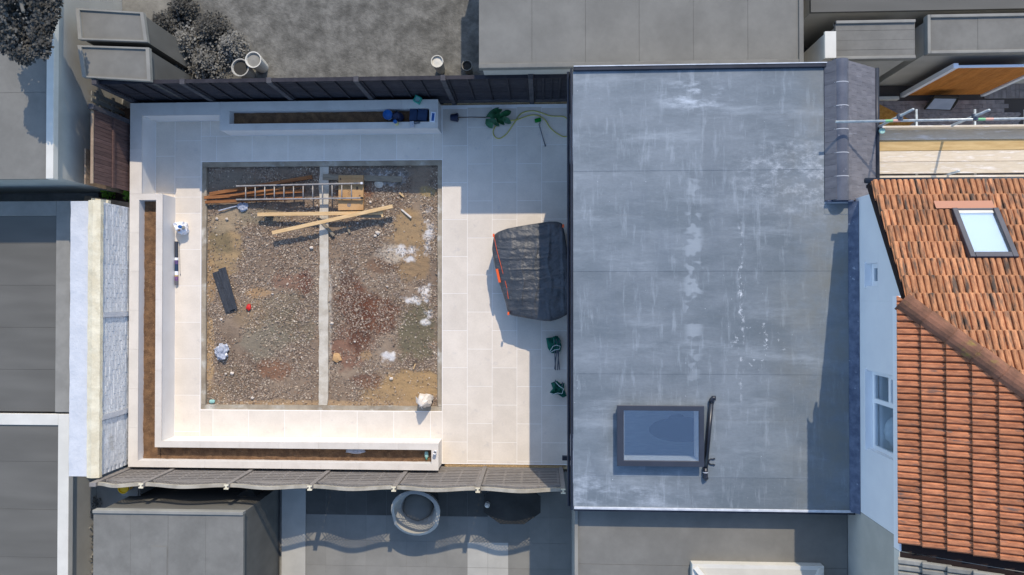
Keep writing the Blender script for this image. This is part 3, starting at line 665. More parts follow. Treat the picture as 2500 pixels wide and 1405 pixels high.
# felt sheets, each lapping the next
laps = [EY1 - .06, 3.46, 2.48, 1.5, .51, -.48, -1.5, -2.5, -3.5, EY0 + .05]
stain = M['felt']
def felt_material():
    m = M['felt']; n = m.node_tree.nodes; L = m.node_tree.links; b = n['Principled BSDF']
    cur = b.inputs['Base Color'].links[0].from_socket
    geo = n.new('ShaderNodeNewGeometry')
    def spot(cx, cy, r0, r1, sxy=(1, 1)):
        sub = n.new('ShaderNodeVectorMath'); sub.operation = 'SUBTRACT'; L.new(geo.outputs['Position'], sub.inputs[0]); sub.inputs[1].default_value = (cx, cy, ZR)
        mu = n.new('ShaderNodeVectorMath'); mu.operation = 'MULTIPLY'; L.new(sub.outputs[0], mu.inputs[0]); mu.inputs[1].default_value = (sxy[0], sxy[1], 0)
        le = n.new('ShaderNodeVectorMath'); le.operation = 'LENGTH'; L.new(mu.outputs[0], le.inputs[0])
        mr = n.new('ShaderNodeMapRange'); mr.interpolation_type = 'SMOOTHSTEP'; L.new(le.outputs['Value'], mr.inputs['Value'])
        mr.inputs['From Min'].default_value = r0; mr.inputs['From Max'].default_value = r1; mr.inputs['To Min'].default_value = 1; mr.inputs['To Max'].default_value = 0
        return mr.outputs[0]
    def nz(scale, lo, hi, st=(1, 1, 1), det=8, rg=.68):
        mp = n.new('ShaderNodeMapping'); mp.inputs['Scale'].default_value = st; L.new(geo.outputs['Position'], mp.inputs[0])
        t = n.new('ShaderNodeTexNoise'); t.inputs['Scale'].default_value = scale; t.inputs['Detail'].default_value = det; t.inputs['Roughness'].default_value = rg; L.new(mp.outputs[0], t.inputs['Vector'])
        mr = n.new('ShaderNodeMapRange'); mr.interpolation_type = 'SMOOTHSTEP'; L.new(t.outputs['Fac'], mr.inputs['Value']); mr.inputs['From Min'].default_value = lo; mr.inputs['From Max'].default_value = hi
        return mr.outputs[0]
    def mul(a, b_):
        x = n.new('ShaderNodeMath'); x.operation = 'MULTIPLY'; L.new(a, x.inputs[0])
        if isinstance(b_, float): x.inputs[1].default_value = b_
        else: L.new(b_, x.inputs[1])
        return x.outputs[0]
    def over(cur, fac, c):
        mx = n.new('ShaderNodeMix'); mx.data_type = 'RGBA'; L.new(fac, mx.inputs[0]); L.new(cur, mx.inputs[6]); mx.inputs[7].default_value = (*c, 1); return mx.outputs[2]
    dust = srgb(196, 204, 212)
    cur = over(cur, mul(spot(5.1, 2.3, .2, 1.5, (.8, 1.3)), nz(5.5, .44, .80, (.8, 1.3, 1), 12, .76)), srgb(208, 213, 218))          # chalky bloom by the ridge
    cur = over(cur, mul(spot(3.0, 3.9, .1, .8, (.8, 1.6)), nz(3.0, .45, .7, (.5, 1.4, 1))), dust)
    cur = over(cur, mul(mul(spot(3.85, -.1, .015, .09, (1, .035)), nz(9, .52, .66, (1.4, .8, 1))), .75), srgb(222, 226, 230))    # run of white drips
    cur = over(cur, mul(mul(spot(4.2, -1.0, .2, .7, (1, 1)), nz(5, .58, .66)), .9), srgb(222, 226, 230))
    cur = over(cur, mul(nz(1.3, .5, .75, (.35, 1.6, 1), 10, .7), .6), srgb(158, 166, 172))
    cur = over(cur, mul(nz(2.6, .52, .7, (3.0, .5, 1), 10, .7), .4), srgb(160, 168, 174))
    cur = over(cur, mul(nz(.9, .5, .75, (2.2, .4, 1)), .35), srgb(96, 106, 116))
    cur = over(cur, mul(mul(spot(1.2, -3.9, .2, 1.6, (.6, 1.6)), nz(3, .45, .8, (.6, 1.5, 1), 12, .72)), .7), dust)
    cur = over(cur, nz(20, .765, .79, (1, 1, 1), 2, .5), srgb(214, 218, 222))                                    # scattered specks
    cur = over(cur, mul(spot(6.3, -1.0, .6, 2.4, (1, .2)), nz(1.2, .35, .7)), srgb(116, 118, 114))
    cur = over(cur, mul(mul(spot(2.94, .4, .1, .24, (1, .08)), nz(2.1, .5, .56, (1, 1.4, 1), 2)), .55), srgb(156, 164, 170))
    L.new(cur, b.inputs['Base Color'])
felt_material()
for k in range(9):
    y1, y0 = laps[k], laps[k + 1]; x1 = EXs - .005 if y0 >= 1.45 else EX1 - .02
    za = ZR - .010 + (.004 if k % 2 else 0)
    cuts = [EX0 + .05] + [c_ + (.12 if k % 2 else -.1) * (1 + .4 * math.sin(k * 2.3)) for c_ in (2.94, 4.72)] + [x1]
    for i in range(3):
        zb = za + .0022 * (i % 2)
        MB().plate(cuts[i] - (.006 if i == 1 else 0), cuts[i + 1] + (.006 if i == 1 else 0), y0 - (.05 if k % 2 else 0), y1 + (.05 if k % 2 else 0), zb, zb + .006, [HOLE]).build('felt_sheet', M['felt'], ex)
MB().box(EXs - .004, EX1 - .02, 1.56, YS - .035, ZR - .009, ZR - .002).build('felt_sheet', M['felt'], ex)
# edge trims
MB().box(EX0 + .0, EX0 + .04, EY0 - .02, EY1 + .02, ZR - .18, ZR + .012).build('drip_trim', M['black_trim'], ex, bevel=.006)
MB().tube([(EX0 - .035, EY0, ZR - .2), (EX0 - .035, EY1, ZR - .2)], .03, 10).build('gutter', M['black_trim'], ex)
MB().box(EX0 + .06, EXs + .1, EY1 - .055, EY1 + .02, ZR - .2, ZR + .05).build('upstand_trim', M['black_trim'], ex, bevel=.012)
MB().box(EX0 + .06, EXs + .1, EY1 + .022, EY1 + .04, ZR - .15, ZR + .062).build('edge_strip', M['alu'], ex)
MB().box(EX0 + .06, EX1 - .02, EY0 + .0, EY0 + .048, ZR - .2, ZR + .02).build('edge_strip', M['alu'], ex, bevel=.008)
MB().box(EX0 + .06, EX1 - .02, EY0 - .04, EY0 - .002, ZR - .25, ZR - .005).build('fascia', M['black_trim'], ex)
for k in range(5):
    a = EY0 + .02 + k * (YS - EY0 - .06) / 5; b = a + (YS - EY0 - .06) / 5 + .03
    dx = .004 * (k % 2)
    MB().hexa([(5.90 - dx, a, ZR + .002 + dx), (6.036, a, ZR + .002 + dx), (6.036, b, ZR + .002 + dx), (5.90 - dx, b, ZR + .002 + dx)],
              [(5.91 - dx, a, ZR + .02 + dx), (6.03, a, ZR + .16 + dx), (6.03, b, ZR + .16 + dx), (5.91 - dx, b, ZR + .02 + dx)]).build('lead_flashing', M['lead'], ex)

# skylight (kept in its own thing)
sk = thing('roof_skylight', (2.27, -2.7, ZR), 'anthracite framed glass skylight set in the flat roof', 'skylight')
kx0, kx1, ky0, ky1 = 1.43, 3.09, -3.30, -2.13
MB().plate(kx0 + .03, kx1 - .03, ky0 + .03, ky1 - .03, ZR - .003, ZR + .17, [HOLE]).build('kerb', M['frame_dark'], sk)
MB().plate(kx0, kx1, ky0, ky1, ZR + .172, ZR + .215, [(HOLE[0] + .0, HOLE[1] - .01, HOLE[2] + .01, HOLE[3] - .01)]).build('frame', M['frame_dark'], sk, bevel=.006)
MB().box(HOLE[0] + .001, HOLE[1] - .011, HOLE[2] + .011, HOLE[3] - .011, ZR + .18, ZR + .196).build('glass', M['glass'], sk)
lin = MB()
hx0, hx1, hy0, hy1 = HOLE
for b in ((hx0, hx0 + .012, hy0, hy1), (hx1 - .012, hx1, hy0, hy1), (hx0 + .012, hx1 - .012, hy0, hy0 + .012), (hx0 + .012, hx1 - .012, hy1 - .012, hy1)):
    MB().box(*b, 2.99, ZR + .17).build('lining', M['plaster'], sk)
tb = thing('oval_table', (3.2, -2.2, .01), 'dark oval table seen through the glass skylight', 'table')
c = P(1668, 1050, .75)
tb.location = (c.x, c.y, .01); ORG[tb] = Vector((c.x, c.y, .01))
MB().lathe((c.x, c.y, 0), [(.01, .71), (.5, .715), (.52, .73), (.52, .745), (.5, .75), (.01, .752)], 32, sx=1.5, sy=.55).build('top', M['table'], tb, smooth=False)
MB().lathe((c.x, c.y, 0), [(.25, .012), (.25, .03), (.05, .06), (.05, .705)], 20).build('pedestal', M['table'], tb)

# black pipe lying on the roof with a loose clip
pp = thing('drain_pipe', P(1731, 1070, ZR), 'length of black rainwater pipe with elbows lying beside the skylight', 'pipe')
a, b = P(1737, 985, ZR + .06), P(1722, 1150, ZR + .06)
MB().tube([a, b], .042, 12).build('pipe', M['pipe'], pp, smooth=True)
MB().tube([a + Vector((-.002, .01, 0)), a + Vector((0, .06, 0)), a + Vector((.03, .1, .0)), a + Vector((.08, .1, .01))], [.047, .047, .047, .05], 12).build('elbow', M['pipe'], pp, smooth=True)
MB().tube([b + Vector((0, .06, 0)), b + Vector((0, -.06, 0)), b + Vector((.0, -.13, .0)), b + Vector((.02, -.16, .03))], [.048, .048, .05, .042], 12).build('elbow', M['pipe'], pp, smooth=True)
MB().tube([b + Vector((0, -.02, 0)), b + Vector((0, -.035, 0))], .051, 12).build('collar', M['alu'], pp)
c = P(1738, 1128, ZR + .02)
cl = thing('pipe_clip', c, 'small black pipe clip lying loose on the felt roof', 'clip')
MB().tube([c + Vector((.055 * math.cos(t) - .005, .055 * math.sin(t), .0)) for t in [rad(60 + 10 * k) for k in range(25)]], .011, 6).build('ring', M['pipe'], cl)
for s in (1, -1): MB().beam(c + Vector((.02, .052 * s, 0)), c + Vector((.06, .062 * s, 0)), .02, .02).build('ear', M['pipe'], cl)

# slated ridge strip on the front edge
rg = thing('slated_ridge_roof', (5.9, 3.1, 2.7), 'narrow dark slate roof with rounded ridge along the flat roof edge', 'roof')
RY0, RY1 = 1.82, 4.5
MB().hexa([(5.50, RY0, 2.6), (6.56, RY0, 2.6), (6.56, RY1, 2.6), (5.50, RY1, 2.6)], [(5.50, RY0, 3.24), (6.56, RY0, 2.86), (6.56, RY1, 2.86), (5.50, RY1, 3.24)]).build('body', M['black_trim'], rg)
MB().add([(5.5, RY0, 3.0), (5.70, RY0, 3.0), (6.56, RY0, 2.75), (6.56, RY0, 2.862), (5.70, RY0, 3.42), (5.49, RY0, 3.24), (5.5, RY1, 3.0), (5.70, RY1, 3.0), (6.56, RY1, 2.75), (6.56, RY1, 2.862), (5.70, RY1, 3.42), (5.49, RY1, 3.24)],
         [(5, 4, 3, 2, 1, 0), (6, 7, 8, 9, 10, 11), (4, 5, 11, 10), (3, 4, 10, 9), (5, 0, 6, 11), (2, 3, 9, 8)]).build('decking', M['underlay'], rg)
n = 12
for k in range(n):          # slates hung on the short inner side
    a = RY0 + (RY1 - RY0) * k / n + .002; b = RY0 + (RY1 - RY0) * (k + 1) / n - .002; dz = random.uniform(0, .004)
    MB().hexa([(5.455, a, 3.215), (5.47, a, 3.215), (5.47, b, 3.215), (5.455, b, 3.215)], [(5.60, a, 3.40 + dz), (5.62, a, 3.39), (5.62, b, 3.39), (5.60, b, 3.40 + dz)]).build('slate', M['slate'], rg)
for r_ in range(6):         # courses down the front slope
    xa, xb = 5.74 + r_ * .138, 5.74 + r_ * .138 + .2
    zf = lambda x: 3.42 - (x - 5.70) * .656
    y = RY0 - (.075 if r_ % 2 else 0); 
    while y < RY1:
        a, b = max(y, RY0) + .0015, min(y + .15, RY1) - .0015; y += .15
        if b - a < .02: continue
        xe = min(xb, 6.60); dz = random.uniform(0, .003)
        MB().hexa([(xa, a, zf(xa) + .002), (xe, a, zf(xe) + .012), (xe, b, zf(xe) + .012), (xa, b, zf(xa) + .002)],
                  [(xa, a, zf(xa) + .008 + dz), (xe, a, zf(xe) + .021 + dz), (xe, b, zf(xe) + .021 + dz), (xa, b, zf(xa) + .008 + dz)]).build('slate', M['slate'], rg)
for k in range(6):
    a = RY0 - .02 + (RY1 - RY0 + .02) * k / 6; b = RY0 - .02 + (RY1 - RY0 + .02) * (k + 1) / 6; r0 = .145
    mb = MB(); ring = []
    for yy, rr in ((a, r0), (b + .012, r0 + .007)):
        for q in range(11):
            t = math.pi * (-.08 + 1.16 * q / 10); ring.append((5.715 + rr * math.cos(t), yy, 3.30 + rr * math.sin(t)))
    mb.add(ring, [(11 * i + q, 11 * i + q + 1, 11 * i + 12 + q, 11 * i + 11 + q) for i in range(1) for q in range(10)])
    mb.build('ridge_tile', M['ridge_dark'], rg, smooth=True)
    jr = []
    for yy in (b + .004, b + .02):
        for q in range(11):
            t = math.pi * (-.06 + 1.12 * q / 10); jr.append((5.715 + (r0 + .0095) * math.cos(t), yy, 3.30 + (r0 + .0095) * math.sin(t)))
    if k < 5: MB().add(jr, [(q, q + 1, 12 + q, 11 + q) for q in range(10)]).build('mortar_joint', M['lead_pale'], rg, smooth=True)
gm = MB().tube([(6.63, RY0 + .1, 2.82), (6.63, RY1, 2.82)], .055, 10); gm.build('gutter', M['black_trim'], rg, smooth=True)
MB().box(5.47, 5.96, RY0 - .03, RY0 - .003, 3.19, 3.31).build('end_flashing', M['lead'], rg)

# ================================================================== HOUSE
hs = thing('house', (7.8, -1.2, 0), 'white painted house with an old orange clay tiled roof', 'house')
HX = 6.04
TU, TL, EZ, EYu, XV = .58, .54, 4.1, 2.0, 5.88
LX, LZ, LY0 = 5.77, 5.3, -4.16
zu = lambda y: EZ + TU * (EYu - y)
zl = lambda x: LZ + TL * (x - LX)
WIN = [(-2.86, -1.40, 3.62, 4.9), (.16, .58, 3.62, 4.06)]
wl = MB().plate(-4.13, 1.86, 0, 5.25, -.3, 0, [w_ for w_ in WIN])
# gable cut on the upper slope side: raise in two plates
wl = MB().plate(-4.13, -.12, 0, 5.28, 0, .3, [WIN[0]]); wl.v = [(HX + v[2], v[0], v[1]) for v in wl.v]; wl.build('wall', M['housewall'], hs)
wl = MB().plate(-.119, 1.86, 0, 4.09, 0, .3, [WIN[1]]); wl.v = [(HX + v[2], v[0], v[1]) for v in wl.v]; wl.build('wall', M['housewall'], hs)
MB().add([(HX, -.119, 4.092), (HX, 1.86, 4.092), (HX, 1.86, zu(1.86) - .06), (HX, -.119, zu(-.119) - .06), (HX + .3, -.119, 4.092), (HX + .3, 1.86, 4.092), (HX + .3, 1.86, zu(1.86) - .06), (HX + .3, -.119, zu(-.119) - .06)],
         [(3, 2, 1, 0), (4, 5, 6, 7), (0, 1, 5, 4), (2, 3, 7, 6), (1, 2, 6, 5), (3, 0, 4, 7)]).build('gable', M['housewall'], hs)
MB().box(HX + .31, 13.0, 1.55, 1.85, 0, 4.0).build('wall', M['housewall'], hs)
# windows
def window(y0, y1, z0, z1, panes, name):
    fr = MB().plate(y0, y1, z0, z1, 0, .06, [p for p in panes]); fr.v = [(HX + .10 + .06 - v[2], v[0], v[1]) for v in fr.v]
    fr.f = [tuple(reversed(f)) for f in fr.f]
    o = fr.build(name, M['upvc'], hs)
    for p in panes: MB().box(HX + .125, HX + .135, p[0] - .01, p[1] + .01, p[2] - .01, p[3] + .01).build('pane', M['glass_win'], o)
    MB().box(HX - .03, HX + .097, y0 - .03, y1 + .03, z0 - .035, z0 + .004).build('sill', M['upvc'], o)
    return o
y0, y1, z0, z1 = WIN[0]; ym = -1.97
wo = window(y0 + .002, y1 - .002, z0 + .002, z1 - .002, [(y0 + .07, ym - .03, z0 + .09, z1 - .08), (ym + .05, y1 - .08, z0 + .09, z0 + .62), (ym + .05, y1 - .08, z0 + .74, z1 - .08)], 'window')
MB().plate(0, 1, 0, 1, 0, .02, [(.06, .94, .06, .94)])
cs = MB().plate(ym - .01, y1 - .02, z0 + .67, z1 - .02, 0, .03, [(ym + .06, y1 - .09, z0 + .75, z1 - .09)]); cs.v = [(HX + .098 - v[2], v[0], v[1]) for v in cs.v]; cs.f = [tuple(reversed(f)) for f in cs.f]; cs.build('casement', M['upvc'], wo)
y0, y1, z0, z1 = WIN[1]; window(y0 + .002, y1 - .002, z0 + .002, z1 - .002, [(y0 + .09, y1 - .09, z0 + .1, z1 - .09)], 'window')
for (a, b, c_, d_) in WIN:       # dim rooms behind
    MB().plate(a - .2, b + .2, c_ - .5, d_ + .2, 0, .02).v
    MB().box(HX + .9, HX + .92, a - .5, b + .3, c_ - .4, min(d_ + .2, 5.2)).build('room_wall', M['plaster'], hs)
cu = thing('pillow_pile', (HX + .5, -2.5, 3.7), 'white bedding piled behind the large house window', 'bedding')
crumple((HX + .45, -2.52, 3.72), .22, .3, .2, 3, .25, 4).build('pillow', M['white_paper'], cu, smooth=True)
crumple((HX + .5, -2.45, 4.0), .2, .26, .14, 3, .25, 9).build('pillow', M['white_paper'], cu, smooth=True)
MB().box(HX + .2, HX + .8, -3.2, -1.4, 3.5, 3.7).build('bed', M['plaster'], cu)
MB().box(HX + .31, HX + .9, -4.0, 1.5, 3.2, 3.3).build('floor', M['oak_floor'], hs)
# roof sheathing
RX = 9.3
hipY = lambda x: EYu - (zl(x) - EZ) / TU
zt = zl(RX)
MB().add([(XV, EYu + .02, EZ - .03), (12.5, EYu + .02, EZ - .03), (12.5, hipY(RX), zt - .03), (RX, hipY(RX), zt - .03), (LX + .02, hipY(LX), LZ - .03), (XV, hipY(XV), zl(XV) - .05)], [(5, 4, 3, 2, 1, 0)]).build('underlay', M['underlay'], hs)
MB().add([(LX + .02, LY0, LZ - .03), (LX + .02, hipY(LX) , LZ - .03), (RX, hipY(RX), zt - .03), (RX, LY0, zt - .03)], [(3, 2, 1, 0)]).build('underlay', M['underlay'], hs)
MB().add([(RX, LY0, zt - .03), (RX, hipY(RX), zt - .03), (12.5, hipY(RX), zt - .03), (12.5, LY0, zt - 1.4)], [(0, 3, 2, 1)]).build('underlay', M['underlay'], hs)
# clay tiles
TWD, TG = .21, .335
prof = [(0, -.008), (.010, .026), (.024, .036), (.084, .036), (.098, .024), (.105, -.004), (.120, -.004), (.127, .024), (.141, .036), (.198, .036), (.212, .024), (.219, -.012), (.236, -.012)]
prof = [(u * TWD / .236, h) for u, h in prof]
def tile_mesh(L=.395):
    mb = MB(); n = len(prof); t = .02
    for v in (0.0, .012, L):
        for u, h in prof: mb.v.append((u, v, h + t + .068 * (1 - v / L) - (.006 if v == 0 else 0)))
    for u, h in prof: mb.v.append((u, 0.004, h + t + .068 - .026))
    for r_ in range(2):
        for i in range(n - 1): mb.f.append((r_ * n + i, r_ * n + i + 1, (r_ + 1) * n + i + 1, (r_ + 1) * n + i))
    for i in range(n - 1): mb.f.append((3 * n + i, 3 * n + i + 1, i + 1, i))
    mb.f.append((3 * n, 0, n, 2 * n)); mb.f.append((n - 1, 4 * n - 1, 3 * n - 1, 2 * n - 1))
    return mb.mesh('roof_tile')
TM = tile_mesh(); TM.materials.append(M['clay']); TM2 = tile_mesh(); TM2.materials.append(M['clay_lower']); TM3 = tile_mesh(); TM3.materials.append(M['g_tile'])
def frame_mat(o, u, v):
    u = Vector(u).normalized(); v = Vector(v).normalized(); n = u.cross(v)
    m = Matrix(((u.x, v.x, n.x, o[0]), (u.y, v.y, n.y, o[1]), (u.z, v.z, n.z, o[2]), (0, 0, 0, 1))); return m
cut_no = Vector((1, -(TL / TU) * -1, 0))
hipdir = Vector((1, -(TL / TU), TL)).normalized()
hn = Vector((TL / TU, 1, 0)).normalized()     # horizontal normal of the vertical plane through the hip, towards the upper slope
hp0 = Vector((LX, hipY(LX), LZ))
def lay(me, m, mw, side):
    ds = [((mw @ Vector(c)) - hp0).dot(hn) * side for c in ((0, 0, 0), (TWD, 0, 0), (0, .395, 0), (TWD, .395, 0))]
    if max(ds) <= .02: return
    if min(ds) >= 0: place('roof_tile', me, m, mw, hs); return
    bm = bmesh.new(); bm.from_mesh(me); inv = mw.inverted()
    co_ = inv @ hp0; no_ = (inv.to_3x3() @ (hn * side)).normalized()
    bmesh.ops.bisect_plane(bm, geom=bm.verts[:] + bm.edges[:] + bm.faces[:], plane_co=co_, plane_no=no_, clear_inner=True)
    if len(bm.faces) > 1:
        m2 = bpy.data.meshes.new('roof_tile'); bm.to_mesh(m2); m2.materials.append(m); place('roof_tile', m2, m, mw, hs)
    bm.free()
thu, thl = math.atan(TU), math.atan(TL)
vu = Vector((0, -math.cos(thu), math.sin(thu))); vl = Vector((math.cos(thl), 0, math.sin(thl)))
# roof window outline on the upper slope
def on_upper(px, py):
    z = 5.0
    for _ in range(30): z = zu(P(px, py, z).y)
    return P(px, py, z)
V = [on_upper(*q) for q in ((2314, 522), (2424, 519), (2477, 640), (2358, 639))]
vx0, vx1 = (V[0].x + V[3].x) / 2, (V[1].x + V[2].x) / 2; vy1, vy0 = (V[0].y + V[1].y) / 2, (V[2].y + V[3].y) / 2
for r_ in range(12):
    s = r_ * TG; ncol = 18
    for k in range(ncol):
        x = XV + .01 + (k + 1) * TWD + random.uniform(-.003, .003)
        o_ = Vector((x, EYu, EZ)) + vu * s; cy = (o_ + vu * .17).y; cx = x - TWD / 2
        if vx0 + .07 < cx < vx1 - .07 and vy0 - .02 < cy < vy1 + .05: continue
        if cx > 9.6: continue
        mw = frame_mat(o_, (-1, 0, 0), vu) @ Matrix.Rotation(random.uniform(-.012, .012), 4, 'Z') @ Matrix.Translation((0, 0, random.uniform(0, .005)))
        lay(TM, M['clay'], mw, 1)
for r_ in range(8):
    s = r_ * TG - .02; k = 0
    y = hipY(LX) + .0
    while y - TWD > LY0 - .02 - .0 and k < 30:
        pass; break
    nrow = int((4.2 + 0) / TWD) + 14
    for k in range(-9, 20):
        y = -.02 - k * TWD + random.uniform(-.003, .003)
        if y - TWD < LY0 - .04: continue
        o_ = Vector((LX, y, LZ)) + vl * s
        mw = frame_mat(o_, (0, -1, 0), vl) @ Matrix.Rotation(random.uniform(-.01, .01), 4, 'Z') @ Matrix.Translation((0, 0, random.uniform(0, .005)))
        lay(TM2, M['clay_lower'], mw, -1)
# hip tiles
for k in range(11):
    L = .43; a = hp0 + hipdir * (k * L + .06); b = a + hipdir * (L + .04)
    u = hipdir.cross(Vector((0, 0, 1))).normalized(); nn = u.cross(hipdir)
    ring = []
    for p, rr in ((a, .165), (b, .15)):
        for q in range(11):
            t = math.pi * (-.12 + 1.24 * q / 10); ring.append(p + u * rr * math.cos(t) + nn * (rr * math.sin(t) + .012))
    N = len(ring)
    for p, rr in ((a, .145), (b, .13)):
        for q in range(11):
            t = math.pi * (-.12 + 1.24 * q / 10); ring.append(p + u * rr * math.cos(t) + nn * (rr * math.sin(t) + .012))
    mb = MB(); mb.add(ring, [(q, q + 1, 12 + q, 11 + q) for q in range(10)] + [(22 + q, 23 + q, q + 1, q) for q in range(10)])
    mb.build('hip_tile', M['ridge_clay'], hs, smooth=False)
# fascia, gutter of the upper eave, verge
MB().box(LX + .01, LX + .05, LY0, hipY(LX) + .05, LZ - .2, LZ - .02).build('fascia', M['upvc'], hs)
MB().box(LX + .051, HX, LY0, hipY(LX) - .05, LZ - .2, LZ - .17).build('soffit', M['upvc'], hs)
MB().tube([(XV - .06, EYu + .06, EZ - .02), (12.4, EYu + .06, EZ - .02)], .05, 10).build('gutter', M['black_trim'], hs, smooth=True)
MB().beam((XV + .02, EYu, EZ - .06), (XV + .02, hipY(XV) + .02, zu(hipY(XV) + .02) - .06), .03, .11).build('verge_board', M['underlay'], hs)
MB().box(XV + .02, 12.3, EYu - .06, EYu + .005, EZ - .16, EZ - .035).build('fascia', M['black_trim'], hs)
# roof window
vw = thing('roof_window', (vx0, vy0, zu(vy0)), 'dark framed roof window with white blind in the clay tiled slope', 'window')
def up_(u, v, h):       # u along +X from vx0, v up slope from lower edge... lower edge is the +Y one
    o_ = Vector((vx1, vy1, zu(vy1))); p = o_ + Vector((-1, 0, 0)) * u + vu * v; n_ = Vector((0, math.sin(thu), math.cos(thu))); return p + n_ * h
W_ = vx1 - vx0; H_ = (vy1 - vy0) / math.cos(thu)
def up_box(u0, u1, v0, v1, h0, h1): return MB().hexa([up_(u0, v0, h0), up_(u1, v0, h0), up_(u1, v1, h0), up_(u0, v1, h0)], [up_(u0, v0, h1), up_(u1, v0, h1), up_(u1, v1, h1), up_(u0, v1, h1)])
for a in ((0, .09, 0, H_), (W_ - .09, W_, 0, H_), (.091, W_ - .091, H_ - .1, H_)): up_box(*a, -.02, .16).build('frame', M['velux'], vw, bevel=.012)
up_box(.091, W_ - .091, 0, .03, -.02, .14).build('frame', M['velux'], vw)
up_box(.092, W_ - .092, .032, .09, .05, .125).build('sash', M['g_white'], vw)
up_box(.092, W_ - .092, .092, H_ - .102, .118, .122).build('pane', M['glass'], vw)
up_box(.092, W_ - .092, .092, H_ - .102, .07, .085).build('blind', M['blind'], vw)
up_box(.04, W_ + .25, -.17, -.01, .118, .128).build('flashing', mat('terracotta apron', srgb(178, 128, 104), None, 4, .8), vw)

# ================================================================== FRONT: SCAFFOLD, PAVING, GATE
fp = MB().box(6.7, 16, 2.0, 12, -.15, -.03).build('front_yard', M['paver_joint'], kind='structure')
def pav(x0, x1, y0, y1):
    MB().box(x0 + .003, x1 - .003, y0 + .003, y1 - .003, -.06, 0 + random.uniform(-.002, .002)).build('block_paver', M['paver'], fp)
for j in range(3):
    for i in range(15):
        x = 7.95 + i * .2 + (.1 if j % 2 else 0); pav(x, x + .2, 4.33 + j * .1, 4.43 + j * .1)
for j in range(4):
    for i in range(12):
        pav(10.5 + i * .1, 10.6 + i * .1, 4.66 + j * .2, 4.86 + j * .2)
R45 = Matrix.Rotation(rad(45), 4, 'Z')
hbs = [MB().box(.003, .197, .003, .097, -.06, 0).mesh('block_paver'), MB().box(.003, .097, .103, .297, -.06, 0).mesh('block_paver')]
for a_ in range(-40, 41):         # herringbone laid at 45 degrees, cut along the straight courses
    for b_ in range(-20, 21):
        for hb in hbs:
            mw = Matrix.Translation((9.5, 4.0, random.uniform(-.002, .001))) @ R45 @ Matrix.Translation(((a_ + 2 * b_) * .1, (a_ - 2 * b_) * .1, 0))
            pts_ = [mw @ v.co for v in hb.vertices]; ys_ = [p.y for p in pts_]; xs_ = [p.x for p in pts_]
            if min(xs_) < 7.7 or max(xs_) > 11.4 or min(ys_) < 3.55 or min(ys_) > 4.31: continue
            if max(ys_) < 4.327: place('block_paver', hb, M['paver'], mw, fp); continue
            bm = bmesh.new(); bm.from_mesh(hb); inv = mw.inverted()
            g = bmesh.ops.bisect_plane(bm, geom=bm.verts[:] + bm.edges[:] + bm.faces[:], plane_co=inv @ Vector((0, 4.327, 0)), plane_no=inv.to_3x3() @ Vector((0, 1, 0)), clear_outer=True)
            m2 = bpy.data.meshes.new('block_paver'); bm.to_mesh(m2); bm.free(); m2.materials.append(M['paver']); place('block_paver', m2, M['paver'], mw, fp)
gt = thing('timber_gate', (9.5, 4.74, 0), 'orange timber boarded gate with white posts in the front yard', 'gate')
for x in (8.6, 10.46): MB().box(x - .05, x + .05, 4.72, 4.82, -.1, 2.1).build('post', M['upvc'], gt)
k = 8.655
while k < 10.39:
    MB().box(k, k + .112, 4.75, 4.775, .04, 2.02).build('board', M['oak'], gt); k += .116
MB().box(8.651, 10.409, 4.776, 4.80, 1.6, 1.7).build('rail', M['oak'], gt); MB().box(8.655, 10.405, 4.74, 4.79, 2.025, 2.06).build('cap', M['upvc'], gt)
pn = thing('leaning_panel', (9.35, 4.5, 0), 'black edged pale panel leaning against the timber gate', 'panel')
a0, a1 = P(2256, 268, .02), P(2322, 270, .02); b0, b1 = P(2282, 236, .5), P(2342, 237, .5)
nrm = (a1 - a0).cross(b0 - a0).normalized() * .04
MB().hexa([a0 - nrm, a1 - nrm, b1 - nrm, b0 - nrm], [a0, a1, b1, b0]).build('back', M['g_dark'], pn)
lerp = lambda a, b, t: a + (b - a) * t
n3 = nrm * .1
c4 = [a0 * .94 + b1 * .06, a1 * .94 + b0 * .06, b1 * .94 + a0 * .06 , b0 * .94 + a1 * .06]
c4[2] = lerp(c4[1], c4[2], .9); c4[3] = lerp(c4[0], c4[3], .9)
MB().hexa([p + n3 * .3 for p in c4], [p + n3 for p in c4]).build('face', M['panel_face'], pn)
MB().tube([lerp(a1, b1, .25) + n3 * 3, lerp(a1, b1, .6) + n3 * 5, lerp(a1, b1, .9) + n3 * 3], .02, 6).build('handle', M['g_dark'], pn)
ob = thing('osb_sheet', P(2170, 290, .02), 'orange wood chip board sheet lying below the scaffold pole', 'board')
MB().prism([P(2110, 236, .3)[:2], P(2142, 252, .3)[:2], P(2232, 298, .3)[:2], P(2190, 330, .3)[:2], P(2100, 320, .3)[:2]], .28, .3).build('sheet', M['osb'], ob)
for x, y in ((7.75, 4.0), (8.25, 3.9), (7.8, 4.4)): MB().box(x - .04, x + .04, y - .04, y + .04, -.03, .278).build('bearer', M['timber_grey'], ob)
ks = thing('kerb_stone', P(2170, 239, .1), 'pale kerb stone beside the slate roof gutter', 'kerb')
a, b = P(2138, 240, .1), P(2196, 240, .1); MB().box(a.x - .3, b.x, a.y - .04, a.y + .04, -.05, .1).build('stone', M['g_white'], ks, bevel=.01)
